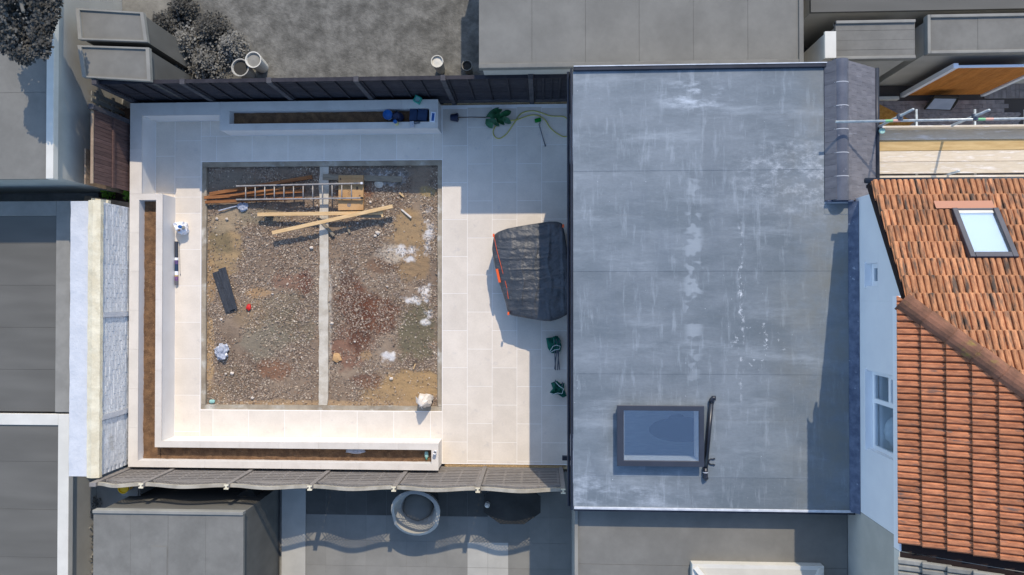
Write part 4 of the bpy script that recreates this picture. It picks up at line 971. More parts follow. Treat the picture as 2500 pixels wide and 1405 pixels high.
# scaffold boards
ZB = 2.75
ylist = [(342, 313.5, 'scaffold board shaded by the toe board', 0), (368, 342, 'yellowish scaffold board with a nail plate mark', 1), (395, 368, 'pale scaffold board between the yellowish board and another pale one', 0), (424, 395, 'pale scaffold board beside the open gap', 0), (447, 428, 'pale scaffold board next to the clay tile gutter', 0)]
for i, (pa, pb, lab, yl) in enumerate(ylist):
    y0, y1 = P(2300, pa, ZB).y, P(2300, pb, ZB).y
    t = thing('scaffold_board', (9, (y0 + y1) / 2, ZB - .04), lab, 'plank', 'scaffold boards laid side by side')
    z = ZB + random.uniform(-.004, .004)
    x1 = 11.8 if i != 2 else 9.0
    MB().box(6.68, 11.8, y0 + .004, y1 - .004, z - .038, z).build('board', M['scaff_yellow'] if yl else M['scaff_board'], t, bevel=.004)
    MB().box(6.676, 6.70, y0 + .003, y1 - .003, z - .039, z + .0015).build('end_hoop', M['galv'], t)
tbd = thing('toe_board', (9, 3.33, ZB), 'scaffold toe board standing on edge by the guard rail', 'plank')
ty = P(2300, 311, ZB + .22).y
MB().box(6.68, 11.8, ty, ty + .038, ZB + .002, ZB + .22).build('board', M['scaff_board'], tbd, bevel=.004)
MB().box(6.66, 6.679, ty - .003, ty + .041, ZB + .0, ZB + .222).build('end_hoop', M['galv'], tbd)
RT = .024
def tubething(name, a, b, lab, parts=(), mm=M['galv']):
    t = thing(name, Vector(a) if a[2] < b[2] else Vector(b), lab, 'pole'); tt = MB().tube([a, b], RT, 10).build('tube', mm, t, smooth=True); return t
gr0, gr1 = P(2040, 298, 3.66), P(2500, 290, 3.66); dgr = (gr1 - gr0).normalized()
gr = tubething('guard_rail', gr0, gr0 + dgr * 6.0, 'long galvanised guard rail tube reaching over the slate ridge')
for px, c_ in ((2170, M['tape_g']), (2188, M['tape_o']), (2395, M['tape_g']), (2415, M['tape_o'])):
    p = P(px, 296, 3.66); k = (p - gr0).dot(dgr); MB().tube([gr0 + dgr * (k - .07), gr0 + dgr * (k + .07)], RT + .0015, 10).build('tape_band', c_, gr)
for nm, px, py, top, lab in (('scaffold_standard', 2197, 291, 4.12, 'short scaffold upright beside the slate roof gutter'), ('scaffold_standard', 2380, 291, 4.07, 'scaffold upright coupled to the guard rail above the block paving')):
    p = P(px, py, 3.66); y = p.y + .055
    st = tubething(nm, (p.x, y, 0), (p.x, y, top), lab)
    MB().box(p.x - .045, p.x + .045, y - .09, y + .04, 3.62, 3.70).build('coupler', M['dark_metal'], st, bevel=.01)
    MB().box(p.x - .045, p.x + .045, y - .04, y + .09, 2.58, 2.68).build('coupler', M['dark_metal'], st, bevel=.01)
    MB().lathe((p.x, y, 0), [(.08, -.02), (.08, .004)], 12).build('base_plate', M['galv'], st)
for px, lab in ((2233, 'scaffold transom tube nearest the slate roof'), (2375, 'scaffold transom tube between the two uprights'), (2497, 'scaffold transom tube past the second upright')):
    x = P(px, 290, 2.62).x; tubething('scaffold_transom', (x, 2.1, 2.685), (x, P(px, 270, 2.62).y, 2.685), lab)
p = P(2319, 425, 2.8); tubething('scaffold_standard', (p.x, P(2319, 426, 2.75).y, 0), (p.x, P(2319, 426, 2.75).y, 3.1), 'scaffold upright end poking through the gap between pale boards')
dsc = P(2153, 320, 2.9); ds_ = thing('scaffold_tag', dsc, 'small pale round scaffold tag by the toe board end', 'tag')
MB().lathe(dsc, [(.05, -.01), (.06, 0), (.06, .015), (.05, .02)], 16).build('disc', M['pale_teal'], ds_); MB().tube([dsc + Vector((0, .05, 0)), dsc + Vector((.02, .16, .04))], .012, 6).build('tie', M['dark_metal'], ds_)

# ================================================================== THINGS IN THE PIT
def plank(name, a, b, w_, h, z, m, lab, cat='plank', group=None, z2=None):
    p, q = P(*a, z), P(*b, z if z2 is None else z2); p.z -= h / 2; q.z -= h / 2
    mid = (p + q) / 2; d = q - p; L = d.length
    me = MB().box(-L / 2, L / 2, -w_ / 2, w_ / 2, -h / 2, h / 2).mesh(name)
    o = link(name, me, m, mid, None, bevel=.003, label=lab, cat=cat, group=group)
    o.rotation_euler = (0, -math.atan2(d.z, math.hypot(d.x, d.y)), math.atan2(d.y, d.x)); return o
plank('timber_batten', (511, 474), (761, 432), .085, .05, -.03, M['timber_brown'], 'brown timber batten slanting up towards the pale centre beam')
plank('timber_batten', (498, 483), (742, 466), .08, .05, -.02, M['timber_brown'], 'brown timber batten under the middle of the ladder rungs')
plank('timber_batten', (500, 494), (742, 484), .07, .05, .02, M['timber_brown'], 'brown timber batten under the lower ladder rail')
plank('timber_batten', (560, 478), (745, 452), .05, .04, .03, M['timber_brown'], 'thin brown timber batten crossing the others under the ladder')
plank('timber_plank', (788, 432), (981, 438), .14, .05, -.03, M['timber_grey'], 'weathered grey plank passing under the cardboard box')
plank('timber_batten', (628, 524), (935, 520), .088, .045, .12, M['timber_new'], 'fresh softwood batten lying level below the cardboard box')
plank('timber_batten', (664, 569), (958, 504), .088, .045, .17, M['timber_new'], 'fresh softwood batten laid slantwise over another batten', z2=.2)
plank('timber_batten', (880, 527), (937, 528), .09, .05, .06, M['timber_grey'], 'short olive batten under the crossing softwood battens')
plank('timber_offcut', (930, 514), (934, 531), .05, .04, .115, M['timber_new'], 'short softwood block at the end of the crossing battens')
plank('timber_offcut', (776, 532), (815, 576), .075, .03, -.04, M['timber_grey'], 'wide weathered offcut poking out from under the slanting batten', 'offcut')
plank('timber_offcut', (846, 550), (854, 569), .045, .03, -.05, M['timber_grey'], 'small narrow offcut beside the wide weathered offcut', 'offcut')
plank('timber_offcut', (980, 512), (1004, 532), .04, .03, -.05, M['white_bag'], 'white painted stick on the gravel right of the crossing battens', 'stick')
plank('timber_offcut', (975, 471), (986, 481), .04, .025, -.06, M['timber_new'], 'tiny pale wood offcut near the grey plank end', 'offcut')
plank('timber_offcut', (1009, 902), (1014, 889), .025, .02, -.07, M['timber_new'], 'thin pale stick above the tan sand patch', 'stick')
for (px, py, zz) in ((700, 556, .05), (900, 524, .03)):
    p = P(px, py, -.03); 
bk = thing('support_block', P(640, 523, -.1), 'concrete block propping the level softwood batten', 'block')
p = P(655, 524, 0); MB().box(p.x - .1, p.x + .1, p.y - .035, p.y + .035, -.13, .072).build('block', M['concrete'], bk)
# ladder
ZL = .06
ld = thing('ladder', P(730, 468, ZL), 'aluminium ladder lying across brown battens and the cardboard box', 'ladder')
r0, r1, s0, s1 = P(577, 455, ZL), P(884, 448, ZL + .05), P(577, 488, ZL), P(884, 484, ZL + .05)
MB().beam(r0, r1, .032, .06).build('rail', M['alu_ladder'], ld, bevel=.004); MB().beam(s0, s1, .032, .06).build('rail', M['alu_ladder'], ld, bevel=.004)
for k in range(12):
    t = .075 + k * .0765; MB().tube([lerp(r0, r1, t), lerp(s0, s1, t)], .016, 8).build('rung', M['alu_ladder'], ld, smooth=True)
for a in (r1, s1): MB().beam(a - Vector((.03, 0, 0)), a + Vector((.02, 0, 0)), .045, .075).build('end_cap', M['white_plastic'] if a is r1 else M['g_dark'], ld)
# cardboard box
cb = thing('cardboard_box', P(857, 470, -.08), 'flattened brown cardboard box with ring logo under the ladder end', 'box')
p0, p1 = P(826, 514, .02), P(887, 428, .02)
MB().box(p0.x, p1.x, p0.y, p1.y, -.07, .02).build('carton', M['card'], cb, bevel=.006)
ym = P(0, 444, .02).y; ym2 = P(0, 492, .02).y
MB().box(p0.x + .005, p1.x - .005, ym + .003, p1.y - .003, .0205, .026).build('flap', M['card'], cb); MB().box(p0.x - .004, p1.x + .004, p0.y + .004, ym2 - .003, .0205, .028).build('flap', M['card'], cb)
def ring_print(c, r0_, r1_, z, m, parent):
    mb = MB(); n = 24; vs = []
    for k in range(n):
        t = 2 * math.pi * k / n; vs += [(c.x + r0_ * math.cos(t), c.y + r0_ * math.sin(t), z), (c.x + r1_ * math.cos(t), c.y + r1_ * math.sin(t), z)]
    mb.add(vs, [(2 * k, 2 * k + 1, (2 * k + 3) % (2 * n), (2 * k + 2) % (2 * n)) for k in range(n)]); mb.build('printed_ring', m, parent)
lc = P(852, 501, .03); ring_print(lc, .032, .046, .0295, M['ink_blue'], cb); ring_print(lc, .001, .018, .0295, M['ink_blue'], cb)
fc = bpy.data.curves.new('lettering', 'FONT'); fc.body = 'UNIL'; fc.size = .13; fc.align_x = 'CENTER'; fc.align_y = 'CENTER'; fc.offset = -.003
fo = bpy.data.objects.new('lettering', fc); COL.objects.link(fo); bpy.context.view_layer.update()
me = bpy.data.meshes.new_from_object(fo.evaluated_get(bpy.context.evaluated_depsgraph_get())); bpy.data.objects.remove(fo)
lt = P(852, 469, .03); o = link('lettering', me, M['ink'], (lt.x, lt.y, .0222), cb); o.rotation_euler = (0, 0, rad(-90))
for px, py, w_, h in ((872, 460, .05, .08), (875, 486, .06, .05), (878, 478, .04, .03), (831, 437, .03, .05)):
    c = P(px, py, .03); MB().box(c.x - w_ / 2, c.x + w_ / 2, c.y - h / 2, c.y + h / 2, .021, .0285 if py < 444 or py > 492 else .0225).build('printed_mark', M['ink'], cb)
# charcoal boards
for (pa, pb, w_, z, lab) in (((527, 664), (560, 762), .2, -.05, 'wide charcoal composite board lying on the gravel'), ((541, 655), (570, 756), .19, -.02, 'charcoal composite board overlapping the wide one')):
    plank('composite_board', pa, pb, w_, .025, z, M['charcoal'], lab, 'board')
def heap(name, px, py, z, rx, ry, rz, m, lab, cat, seed, n=3, amp=.35, smooth=False):
    c = P(px, py, z + rz); o = crumple((c.x, c.y, z), rx, ry, rz, n, amp, seed).build(name, m, None, smooth, label=lab, cat=cat); return o
heap('plastic_scrap', 606, 751, -.1, .065, .085, .06, M['red'], 'crushed red plastic scrap on the gravel', 'scrap', 3, 2)
heap('plastic_bag', 540, 858, -.1, .16, .19, .08, M['poly'], 'clear crumpled polythene bag on the left gravel', 'bag', 6, 3, .5)
heap('plastic_sheet', 592, 505, -.1, .13, .1, .05, M['poly'], 'crumpled pale plastic sheet below the brown battens', 'sheet', 8, 3, .55)
heap('cardboard_scrap', 822, 875, -.1, .1, .12, .04, M['card'], 'torn cardboard scrap beside the pale centre beam', 'scrap', 12, 2, .5)
heap('plastic_packet', 517, 981, -.1, .08, .05, .025, M['pale_teal'], 'pale teal plastic packet in the pit corner', 'packet', 13, 2, .3)
heap('cement_lump', 925, 450, -.1, .12, .1, .04, M['concrete_pale'], 'flat grey cement lump near the weathered plank', 'lump', 14, 2, .3)
plank('plastic_strip', (533, 515), (578, 503), .03, .015, -.06, M['poly'], 'thin curled plastic strip below the brown battens', 'strip')
# upright white sack with pointed tip
c = P(1042, 975, -.1); sk2 = thing('rubble_sack', c, 'white woven sack standing on the tan sand patch', 'sack')
mb = MB(); ring = []; prof2 = [(.1, 0, 0, 0), (.15, .08, 0, 0), (.17, .22, .0, .01), (.14, .36, -.01, .0), (.10, .48, -.02, -.02), (.03, .60, -.03, -.05)]
N = 14
for r_, h, dx, dy in prof2:
    for q in range(N):
        t = 2 * math.pi * q / N; rr = r_ * (1 + .55 * noise.noise((math.cos(t) * 2.3, math.sin(t) * 2.3, h * 5)))
        ring.append((c.x + rr * math.cos(t) + dx, c.y + rr * math.sin(t) * .95 + dy, -.1 + h))
mb.add(ring, [(N * i + q, N * i + (q + 1) % N, N * i + N + (q + 1) % N, N * i + N + q) for i in range(5) for q in range(N)] + [tuple(range(5 * N, 6 * N))])
mb.build('sack_body', M['white_bag'], sk2)
MB().add([(c.x - .16, c.y + .1, .32), (c.x - .02, c.y - .2, .3), (c.x - .2, c.y - .02, .26), (c.x - .19, c.y + .14, .36)], [(0, 1, 2), (0, 2, 3), (2, 1, 0), (3, 2, 0)]).build('sack_flap', M['white_bag'], sk2)
for k, (px, py, s) in enumerate(((566, 912, .05), (551, 913, .035), (616, 972, .045), (529, 534, .04), (553, 535, .04), (904, 494, .04), (922, 569, .06), (916, 576, .04), (810, 790, .04), (665, 718, .03), (873, 545, .03), (955, 925, .05), (866, 835, .03), (945, 700, .03), (760, 605, .05), (540, 780, .04))):
    heap('rubble_chunk', px, py, -.1, s, s * .8, s * .6, M['rubble'], 'pale broken rubble lump lying among the pit gravel', 'rubble', 20 + k, 2, .4)['group'] = 'pale rubble lumps in the pit'

# ================================================================== THINGS ON THE PATIO
# covered garden furniture
cv = thing('furniture_cover', (-.35, .55, 0), 'charcoal nylon cover with orange piping over stacked garden furniture', 'cover')
top = [(P(1208, 572, .72), .72), (P(1240, 558, .78), .8), (P(1340, 541, .85), .86), (P(1372, 546, .85), .86), (P(1384, 600, .9), .9), (P(1391, 700, .9), .92), (P(1388, 765, .85), .86), (P(1345, 785, .8), .8), (P(1290, 778, .74), .74), (P(1243, 768, .66), .66), (P(1233, 735, .66), .66), (P(1212, 670, .7), .7), (P(1201, 610, .72), .72)]
peri = []; n_t = len(top)
for i in range(n_t):
    for s in range(16):
        t = s / 16; p0_, p1_, p2_, p3_ = (top[(i + d) % n_t] for d in (-1, 0, 1, 2))
        cr = lambda a, b, c_, d: .5 * (2 * b + (c_ - a) * t + (2 * a - 5 * b + 4 * c_ - d) * t * t + (3 * b - a - 3 * c_ + d) * t ** 3)
        lin_ = lambda b, c_: b + (c_ - b) * t
        peri.append(Vector(tuple(.5 * cr(p0_[0][k], p1_[0][k], p2_[0][k], p3_[0][k]) + .5 * lin_(p1_[0][k], p2_[0][k]) for k in range(2)) + (lin_(p1_[1], p2_[1]),)))
NP = len(peri); cen = Vector((-.32, .58, .9)); rings = []
for r_ in [0.02] + [.03 * k for k in range(1, 31)] + [.93, .97, .99, 1.0]:
    for i, p in enumerate(peri):
        q = cen.lerp(p, r_); base = cen.z * (1 - r_ ** 2) + p.z * r_ ** 2
        gx, gy = q.x, q.y
        fold = .02 * abs(noise.noise((gx * 2.1, gy * 5.5, 1))) + .016 * noise.noise((gx * 5, gy * 4.5, 4)) + .006 * noise.noise((gx * 14, gy * 11, 4))
        crease = .022 * max(0, 1 - abs(((gy * 4.1 + .25 * noise.noise((gx * 2, gy, 7))) % 1) - .5) * 9) * (1 if gx < .15 else .4) + .018 * max(0, 1 - abs(((gx * 3.3 + .3 * noise.noise((gx, gy * 2, 2))) % 1) - .5) * 9)
        rnd_ = -.05 * max(0, (r_ - .93) / .07) ** 2
        rings.append((gx, gy, base + fold + crease + rnd_))
side = [.04, .12, .3, .5, .7, .88, 1.0]
for s in side:
    for i, p in enumerate(peri):
        out = (Vector((p.x, p.y, 0)) - Vector((cen.x, cen.y, 0))).normalized()
        fl = 1.0 + .0 * s; amp = .03 * s * math.sin(i * .55 + 2 * noise.noise((i * .1, 0, 0)))
        q = Vector((p.x, p.y, 0)) * 1 + out * (.005 + amp - .06 * s)
        rings.append((min(q.x, .52), q.y, (p.z - .05) * (1 - s) + .004 * s))
nr = len(rings) // NP
mb = MB().add(rings, [(r_ * NP + i, r_ * NP + (i + 1) % NP, (r_ + 1) * NP + (i + 1) % NP, (r_ + 1) * NP + i) for r_ in range(nr - 1) for i in range(NP)] + [tuple(reversed(range(NP)))])
mb.f = [tuple(reversed(f)) for f in mb.f]
mb.build('cover_cloth', M['cover'], cv, smooth=True)
def on_top(px, py, z, dz=.07):
    p = P(px, py, z + dz); p.z = z + dz; return p
MB().tube([on_top(*q) for q in ((1206, 578, .73), (1213, 612, .73), (1222, 645, .73), (1230, 675, .7), (1238, 706, .68), (1241, 730, .66))], .006, 5).build('piping', M['orange'], cv)
a, b = on_top(1213, 657, .70, .06), on_top(1220, 690, .68, .06)
MB().beam(a, b, .055, .012).build('handle', M['orange'], cv)
for q in ((1205, 575, .73), (1375, 552, .87), (1241, 766, .66)):
    c = on_top(*q); MB().box(c.x - .02, c.x + .02, c.y - .035, c.y + .035, c.z - .05, c.z + .012).build('corner_tab', M['orange'], cv)

# folded green camping chairs
def cloth_fan(pts, parent, m, name='fabric', amp=.02):
    vs = [Vector(p) for p in pts]; c = sum(vs, Vector()) / len(vs); mb = MB()
    n = len(vs); ring = [c + Vector((0, 0, .03))]
    for k in range(1, 4):
        for i, v in enumerate(vs):
            q = c.lerp(v, k / 3); q = q + Vector((0, 0, amp * math.sin(i * 2.4 + k))); ring.append(q)
    fs = [(0, 1 + i, 1 + (i + 1) % n) for i in range(n)] + [(1 + k * n + i, 1 + (k + 1) * n + i, 1 + (k + 1) * n + (i + 1) % n, 1 + k * n + (i + 1) % n) for k in range(2) for i in range(n)]
    mb.add(ring, fs)
    m0 = len(mb.v); mb.add([v - Vector((0, 0, .03)) for v in ring], [tuple(reversed(f)) for f in fs])
    o_ = 1 + 2 * n
    mb.f += [(o_ + i, m0 + o_ + i, m0 + o_ + (i + 1) % n, o_ + (i + 1) % n) for i in range(n)]
    return mb.build(name, m, parent)
gc = thing('folded_chair', P(1355, 865, 0), 'folded green canvas camping chair with long metal legs by the extension', 'chair')
cloth_fan([P(x, y, .12) for x, y in ((1333, 826), (1349, 824), (1357, 820), (1366, 826), (1371, 845), (1368, 858), (1358, 864), (1345, 862), (1337, 850))], gc, M['chair_green'])
cloth_fan([P(x, y, .2) for x, y in ((1350, 822), (1362, 821), (1369, 832), (1364, 856), (1352, 852))], gc, M['chair_green'], 'seat_fold', .03)
for a, b in (((1353, 830), (1356, 904)), ((1358, 828), (1366, 903)), ((1366, 830), (1361, 904)), ((1362, 834), (1354, 902))):
    MB().tube([P(*a, .22), P(*b, .03 + random.uniform(0, .05))], .012, 8).build('leg', M['dark_metal'], gc)
MB().tube([P(x, y, .26) for x, y in ((1343, 858), (1350, 846), (1358, 843), (1368, 846), (1366, 853), (1354, 855), (1344, 861))], .008, 6).build('cord', M['cord'], gc)
gc2 = thing('folded_chair', P(1362, 950, 0), 'bundled green canvas chair tied with pale cord by the extension', 'chair')
cloth_fan([P(x, y, .14) for x, y in ((1345, 936), (1353, 933), (1360, 930), (1368, 938), (1378, 936), (1377, 950), (1384, 968), (1374, 971), (1362, 963), (1348, 964), (1342, 958), (1350, 950))], gc2, M['chair_green'], amp=.05)
cloth_fan([P(x, y, .24) for x, y in ((1352, 936), (1366, 940), (1374, 946), (1370, 960), (1356, 960), (1349, 948))], gc2, M['chair_green'], 'seat_fold', .05)
MB().tube([P(x, y, .3) for x, y in ((1343, 960), (1352, 963), (1362, 960), (1372, 962), (1376, 950), (1366, 944), (1357, 934))], .007, 6).build('cord', M['cord'], gc2)
for a, b in (((1356, 928), (1356, 950)), ((1374, 934), (1370, 955))): MB().tube([P(*a, .1), P(*b, .22)], .013, 8).build('leg', M['dark_metal'], gc2)

# potted plant fallen on its side
pl = thing('potted_plant', P(1150, 289, 0), 'potted rubber plant with big dark leaves lying on its side', 'plant')
c = P(1100, 288, .1)
MB().lathe((c.x, c.y, .11), [(.001, .0), (.075, .0), (.098, .15), (.105, .15), (.105, .185), (.09, .185), (.085, .12), (.001, .12)], 20, 'x').build('pot', M['pot'], pl)
sm = P(1182, 287, .14); MB().tube([(c.x + .12, c.y, .11), (c.x + .5, c.y + .005, .12), (sm.x, sm.y, .14), (sm.x + .35, sm.y + .02, .16)], [.012, .011, .014, .006], 7).build('stem', M['stem'], pl)
def leaf(base, tip, w_, droop=.03):
    base, tip = Vector(base), Vector(tip); d = tip - base; sd = d.cross(Vector((random.uniform(-.3, .3), random.uniform(-.3, .3), 1))).normalized() * w_
    vs = []; 
    for t, k in ((0, .04), (.15, .5), (.35, .95), (.6, 1.0), (.82, .72), (.95, .3), (1, .02)):
        p = base + d * t + Vector((0, 0, droop * math.sin(math.pi * t))); 
        vs += [p - sd * k + Vector((0, 0, .012 * k)), p, p + sd * k + Vector((0, 0, .012 * k))]
    mb = MB().add(vs, [f for i in range(6) for f in ((3 * i, 3 * i + 1, 3 * i + 4, 3 * i + 3), (3 * i + 1, 3 * i + 2, 3 * i + 5, 3 * i + 4))])
    mb.build('leaf', M['leaf'], pl, smooth=True)
for a, b, w_, z in (((1186, 287), (1218, 263), .05, .14), ((1187, 290), (1202, 314), .09, .12), ((1190, 286), (1226, 268), .07, .2), ((1196, 288), (1216, 278), .085, .24), ((1200, 292), (1219, 309), .06, .1), ((1210, 287), (1232, 306), .06, .12),
                    ((1212, 284), (1236, 292), .08, .26), ((1224, 284), (1248, 272), .08, .2), ((1224, 288), (1248, 302), .075, .18), ((1218, 282), (1244, 276), .06, .3), ((1206, 284), (1230, 284), .07, .3), ((1192, 292), (1214, 300), .06, .2)):
    leaf(P(*a, z), P(*b, max(z - .04, .05)), w_)
# hose
hp = [(2270, 640), (2190, 590), (2090, 585), (1970, 580), (1880, 550), (1780, 515), (1680, 495), (1560, 505), (1470, 545), (1420, 600), (1390, 650), (1350, 710), (1290, 800), (1220, 890), (1150, 945), (1090, 965), (1035, 940), (1000, 880), (1005, 820), (1035, 765), (1090, 715), (1190, 675), (1310, 655), (1400, 645), (1500, 610), (1600, 575), (1700, 565), (1800, 590), (1890, 660), (1950, 760), (2030, 840), (2120, 900), (2190, 930), (2290, 925)]
hw = [P(1060 + x / 6.944, 200 + y / 6.944, .014 + (.02 if 22 <= i <= 23 else 0)) for i, (x, y) in enumerate(hp)]
hs2 = []
for i in range(len(hw) - 1):
    p0_, p1_, p2_, p3_ = hw[max(i - 1, 0)], hw[i], hw[i + 1], hw[min(i + 2, len(hw) - 1)]
    for s in range(5):
        t = s / 5; hs2.append(.5 * (2 * p1_ + (p2_ - p0_) * t + (2 * p0_ - 5 * p1_ + 4 * p2_ - p3_) * t * t + (3 * p1_ - p0_ - 3 * p2_ + p3_) * t ** 3))
MB().tube(hs2, .0125, 8).build('garden_hose', M['hose'], smooth=True, label='yellow garden hose looped around the fallen plant', cat='hose')
# scrubbing pad on a pole
br = thing('scrubbing_brush', P(1320, 320, 0), 'green scrubbing pad with a thin dark handle on the patio', 'brush')
c = P(1313, 294, .03); me = MB().box(-.075, .075, -.045, .045, 0, .06).mesh('pad'); o = link('pad', me, M['green'], (c.x, c.y, .0), br, bevel=.01); o.rotation_euler = (0, 0, rad(14))
MB().tube([P(1319, 298, .04), P(1317, 303, .05), P(1316, 304, .04), P(1331, 356, .02)], .01, 6).build('handle', M['dark_metal'], br)
MB().tube([P(1330.5, 353, .02), P(1331.5, 358, .02)], .014, 6).build('grip', M['pot'], br)
ot = thing('outdoor_tap', P(1386, 1117, 1), 'small dark outlet box on the extension wall by the slatted fence', 'tap')
MB().box(.46, .658, -3.93, -3.83, .3, .42).build('box', M['black_trim'], ot, bevel=.01)

# ---------- on the left border: crumpled bag, sealant tubes, rod
wbg = thing('paper_bag', P(437, 556, 0), 'white crumpled bag with printed label beside the left planter', 'bag')
c = P(437, 556, .25); 
crumple((c.x, c.y, 0.0), .15, .15, .2, 3, .5, 31).build('bag_body', M['white_paper'], wbg)
d = P(434, 553, .42)
crumple((d.x - .02, d.y + .0, .27), .06, .045, .03, 2, .3, 5).build('label_patch', M['blue'], wbg)
crumple((d.x - .06, d.y - .06, .24), .035, .05, .03, 2, .3, 7).build('label_patch', mat('tan print', srgb(186, 140, 92)), wbg)
crumple((d.x + .05, d.y - .02, .25), .06, .05, .03, 2, .3, 8).build('label_patch', M['g_mid'], wbg)
tt = thing('box_level', P(431, 640, 0), 'long dark tube in printed sleeve lying along the left planter', 'tool')
a, b = P(430.5, 590, .03), P(431.2, 697, .03)
segs = [(0, .37, M['frame_dark']), (.37, .43, M['white_plastic']), (.43, .52, mat('purple label', srgb(112, 84, 136), srgb(70, 66, 100), 20)), (.52, .68, M['navy']), (.68, .77, M['white_plastic']), (.77, .80, mat('gold label', srgb(200, 170, 110))), (.80, .895, mat('purple end label', srgb(128, 92, 136), srgb(96, 70, 110), 20)), (.895, 1.0, mat('grey end cap', srgb(98, 98, 104)))]
for s0_, s1_, m_ in segs: MB().tube([lerp(a, b, s0_ + .001), lerp(a, b, s1_ - .001)], .042 if m_ is not M['white_plastic'] else .044, 12).build('sleeve', m_, tt, smooth=False)
rd = thing('thin_rod', P(438, 630, 0), 'thin metal rod lying beside the dark tube', 'rod')
MB().tube([P(437.5, 590, .01), P(440, 671, .01)], .006, 6).build('shaft', M['alu_ladder'], rd); MB().tube([P(440, 669, .01), P(440.1, 673, .01)], .009, 6).build('tip', M['dark_metal'], rd)

# ---------- in and on the top planter
def bucket(name, px, py, z, r, h, m, lab, cat='bucket'):
    c = P(px, py, z + h); t = thing(name, (c.x, c.y, z), lab, cat)
    MB().lathe((c.x, c.y, z), [(r * .8, 0), (r, h - .02), (r * 1.05, h - .02), (r * 1.05, h), (r * .93, h), (r * .88, h - .05), (.001, h - .05)], 20).build('pail', m, t, smooth=False)
    MB().lathe((c.x, c.y, z + h - .048), [(r * .9, 0), (r * .88, .02), (.001, .03)], 20).build('lid', m, t)
    MB().tube([(c.x + r * 1.05 * math.cos(u), c.y + r * 1.05 * math.sin(u), z + h * .75) for u in [rad(a_) for a_ in range(-90, 91, 15)]], .006, 6).build('handle', M['alu'], t)
    return t
zs_ = .37
bucket('bucket', 946, 280, zs_, .11, .24, M['blue'], 'blue bucket standing in the long planter soil')
t = thing('waste_sack', P(967, 284, zs_), 'dark blue crumpled sack between the bucket and the crates', 'sack')
c = P(967, 284, zs_ + .2); crumple((c.x, c.y, zs_), .15, .14, .15, 3, .4, 41).build('sack_body', M['navy_bag'], t); crumple((c.x + .02, c.y, zs_ + .2), .09, .08, .05, 2, .5, 43).build('sack_neck', M['navy_bag'], t)
for px, rz, lab in ((1009, -4, 'navy plastic crate beside the dark sack'), (1031, -6, 'navy plastic crate at the planter end')):
    c = P(px, 281, zs_ + .2); t = thing('storage_crate', (c.x, c.y, zs_), lab, 'crate')
    hx, hy = .09 if px < 1020 else .115, .14
    o = link('tub', MB().plate(-hx, hx, -hy, hy, 0, .2, [(-hx + .012, hx - .012, -hy + .012, hy - .012)]).mesh('tub'), M['navy'], (c.x, c.y, zs_), t); o.rotation_euler.z = rad(rz)
    o = link('lid', MB().box(-hx + .004, hx - .004, -hy + .004, hy - .004, .201, .215).mesh('lid'), M['navy'], (c.x, c.y, zs_), t); o.rotation_euler.z = rad(rz)
t = thing('bottle', P(966, 299, ZC), 'small bottle with blue cap standing on the planter coping', 'bottle'); c = P(967, 300, ZC + .1)
MB().lathe((c.x, c.y, ZC), [(.045, .002), (.05, .02), (.05, .12), (.03, .16), (.03, .17)], 16).build('body', mat('pale yellow bottle', srgb(198, 196, 140)), t, smooth=True); MB().lathe((c.x, c.y, ZC), [(.045, .171), (.045, .22), (.02, .23)], 16).build('cap', M['blue'], t)
t = thing('hand_brush', P(1008, 303, ZC), 'white bristle hand brush lying on the planter coping', 'brush'); c = P(1006, 304, ZC + .03)
o = link('bristles', MB().box(-.05, .05, -.07, .07, 0, .05).mesh('bristles'), M['bristle'], (c.x, c.y, ZC + .001), t, bevel=.008); o.rotation_euler.z = rad(6)
MB().beam((c.x + .05, c.y + .02, ZC + .03), (c.x + .19, c.y + .04, ZC + .03), .03, .025).build('handle', M['dark_metal'], t)
t = thing('plaster_tray', P(1057, 286, ZC), 'white rectangular tray with blue inside on the planter end coping', 'tray'); c = P(1057, 286, ZC + .03)
o = link('rim', MB().plate(-.055, .055, -.12, .12, 0, .035, [(-.032, .032, -.095, .095)]).mesh('rim'), M['white_plastic'], (c.x, c.y, ZC + .001), t); o.rotation_euler.z = rad(-6)
o = link('base', MB().box(-.031, .031, -.094, .094, .002, .012).mesh('base'), M['blue'], (c.x, c.y, ZC + .001), t); o.rotation_euler.z = rad(-6)
t = thing('plastic_tub', P(1018, 243, ZC), 'green square tub on the coping against the dark fence', 'tub'); c = P(1019, 243, ZC + .12)
o = link('tub', MB().plate(-.075, .075, -.075, .075, 0, .14, [(-.062, .062, -.062, .062)]).mesh('tub'), M['teal'], (c.x, c.y, ZC + .001), t); o.rotation_euler.z = rad(-28)
o = link('contents', MB().box(-.061, .061, -.061, .061, .004, .09).mesh('contents'), M['pale_teal'], (c.x, c.y, ZC + .001), t); o.rotation_euler.z = rad(-28)
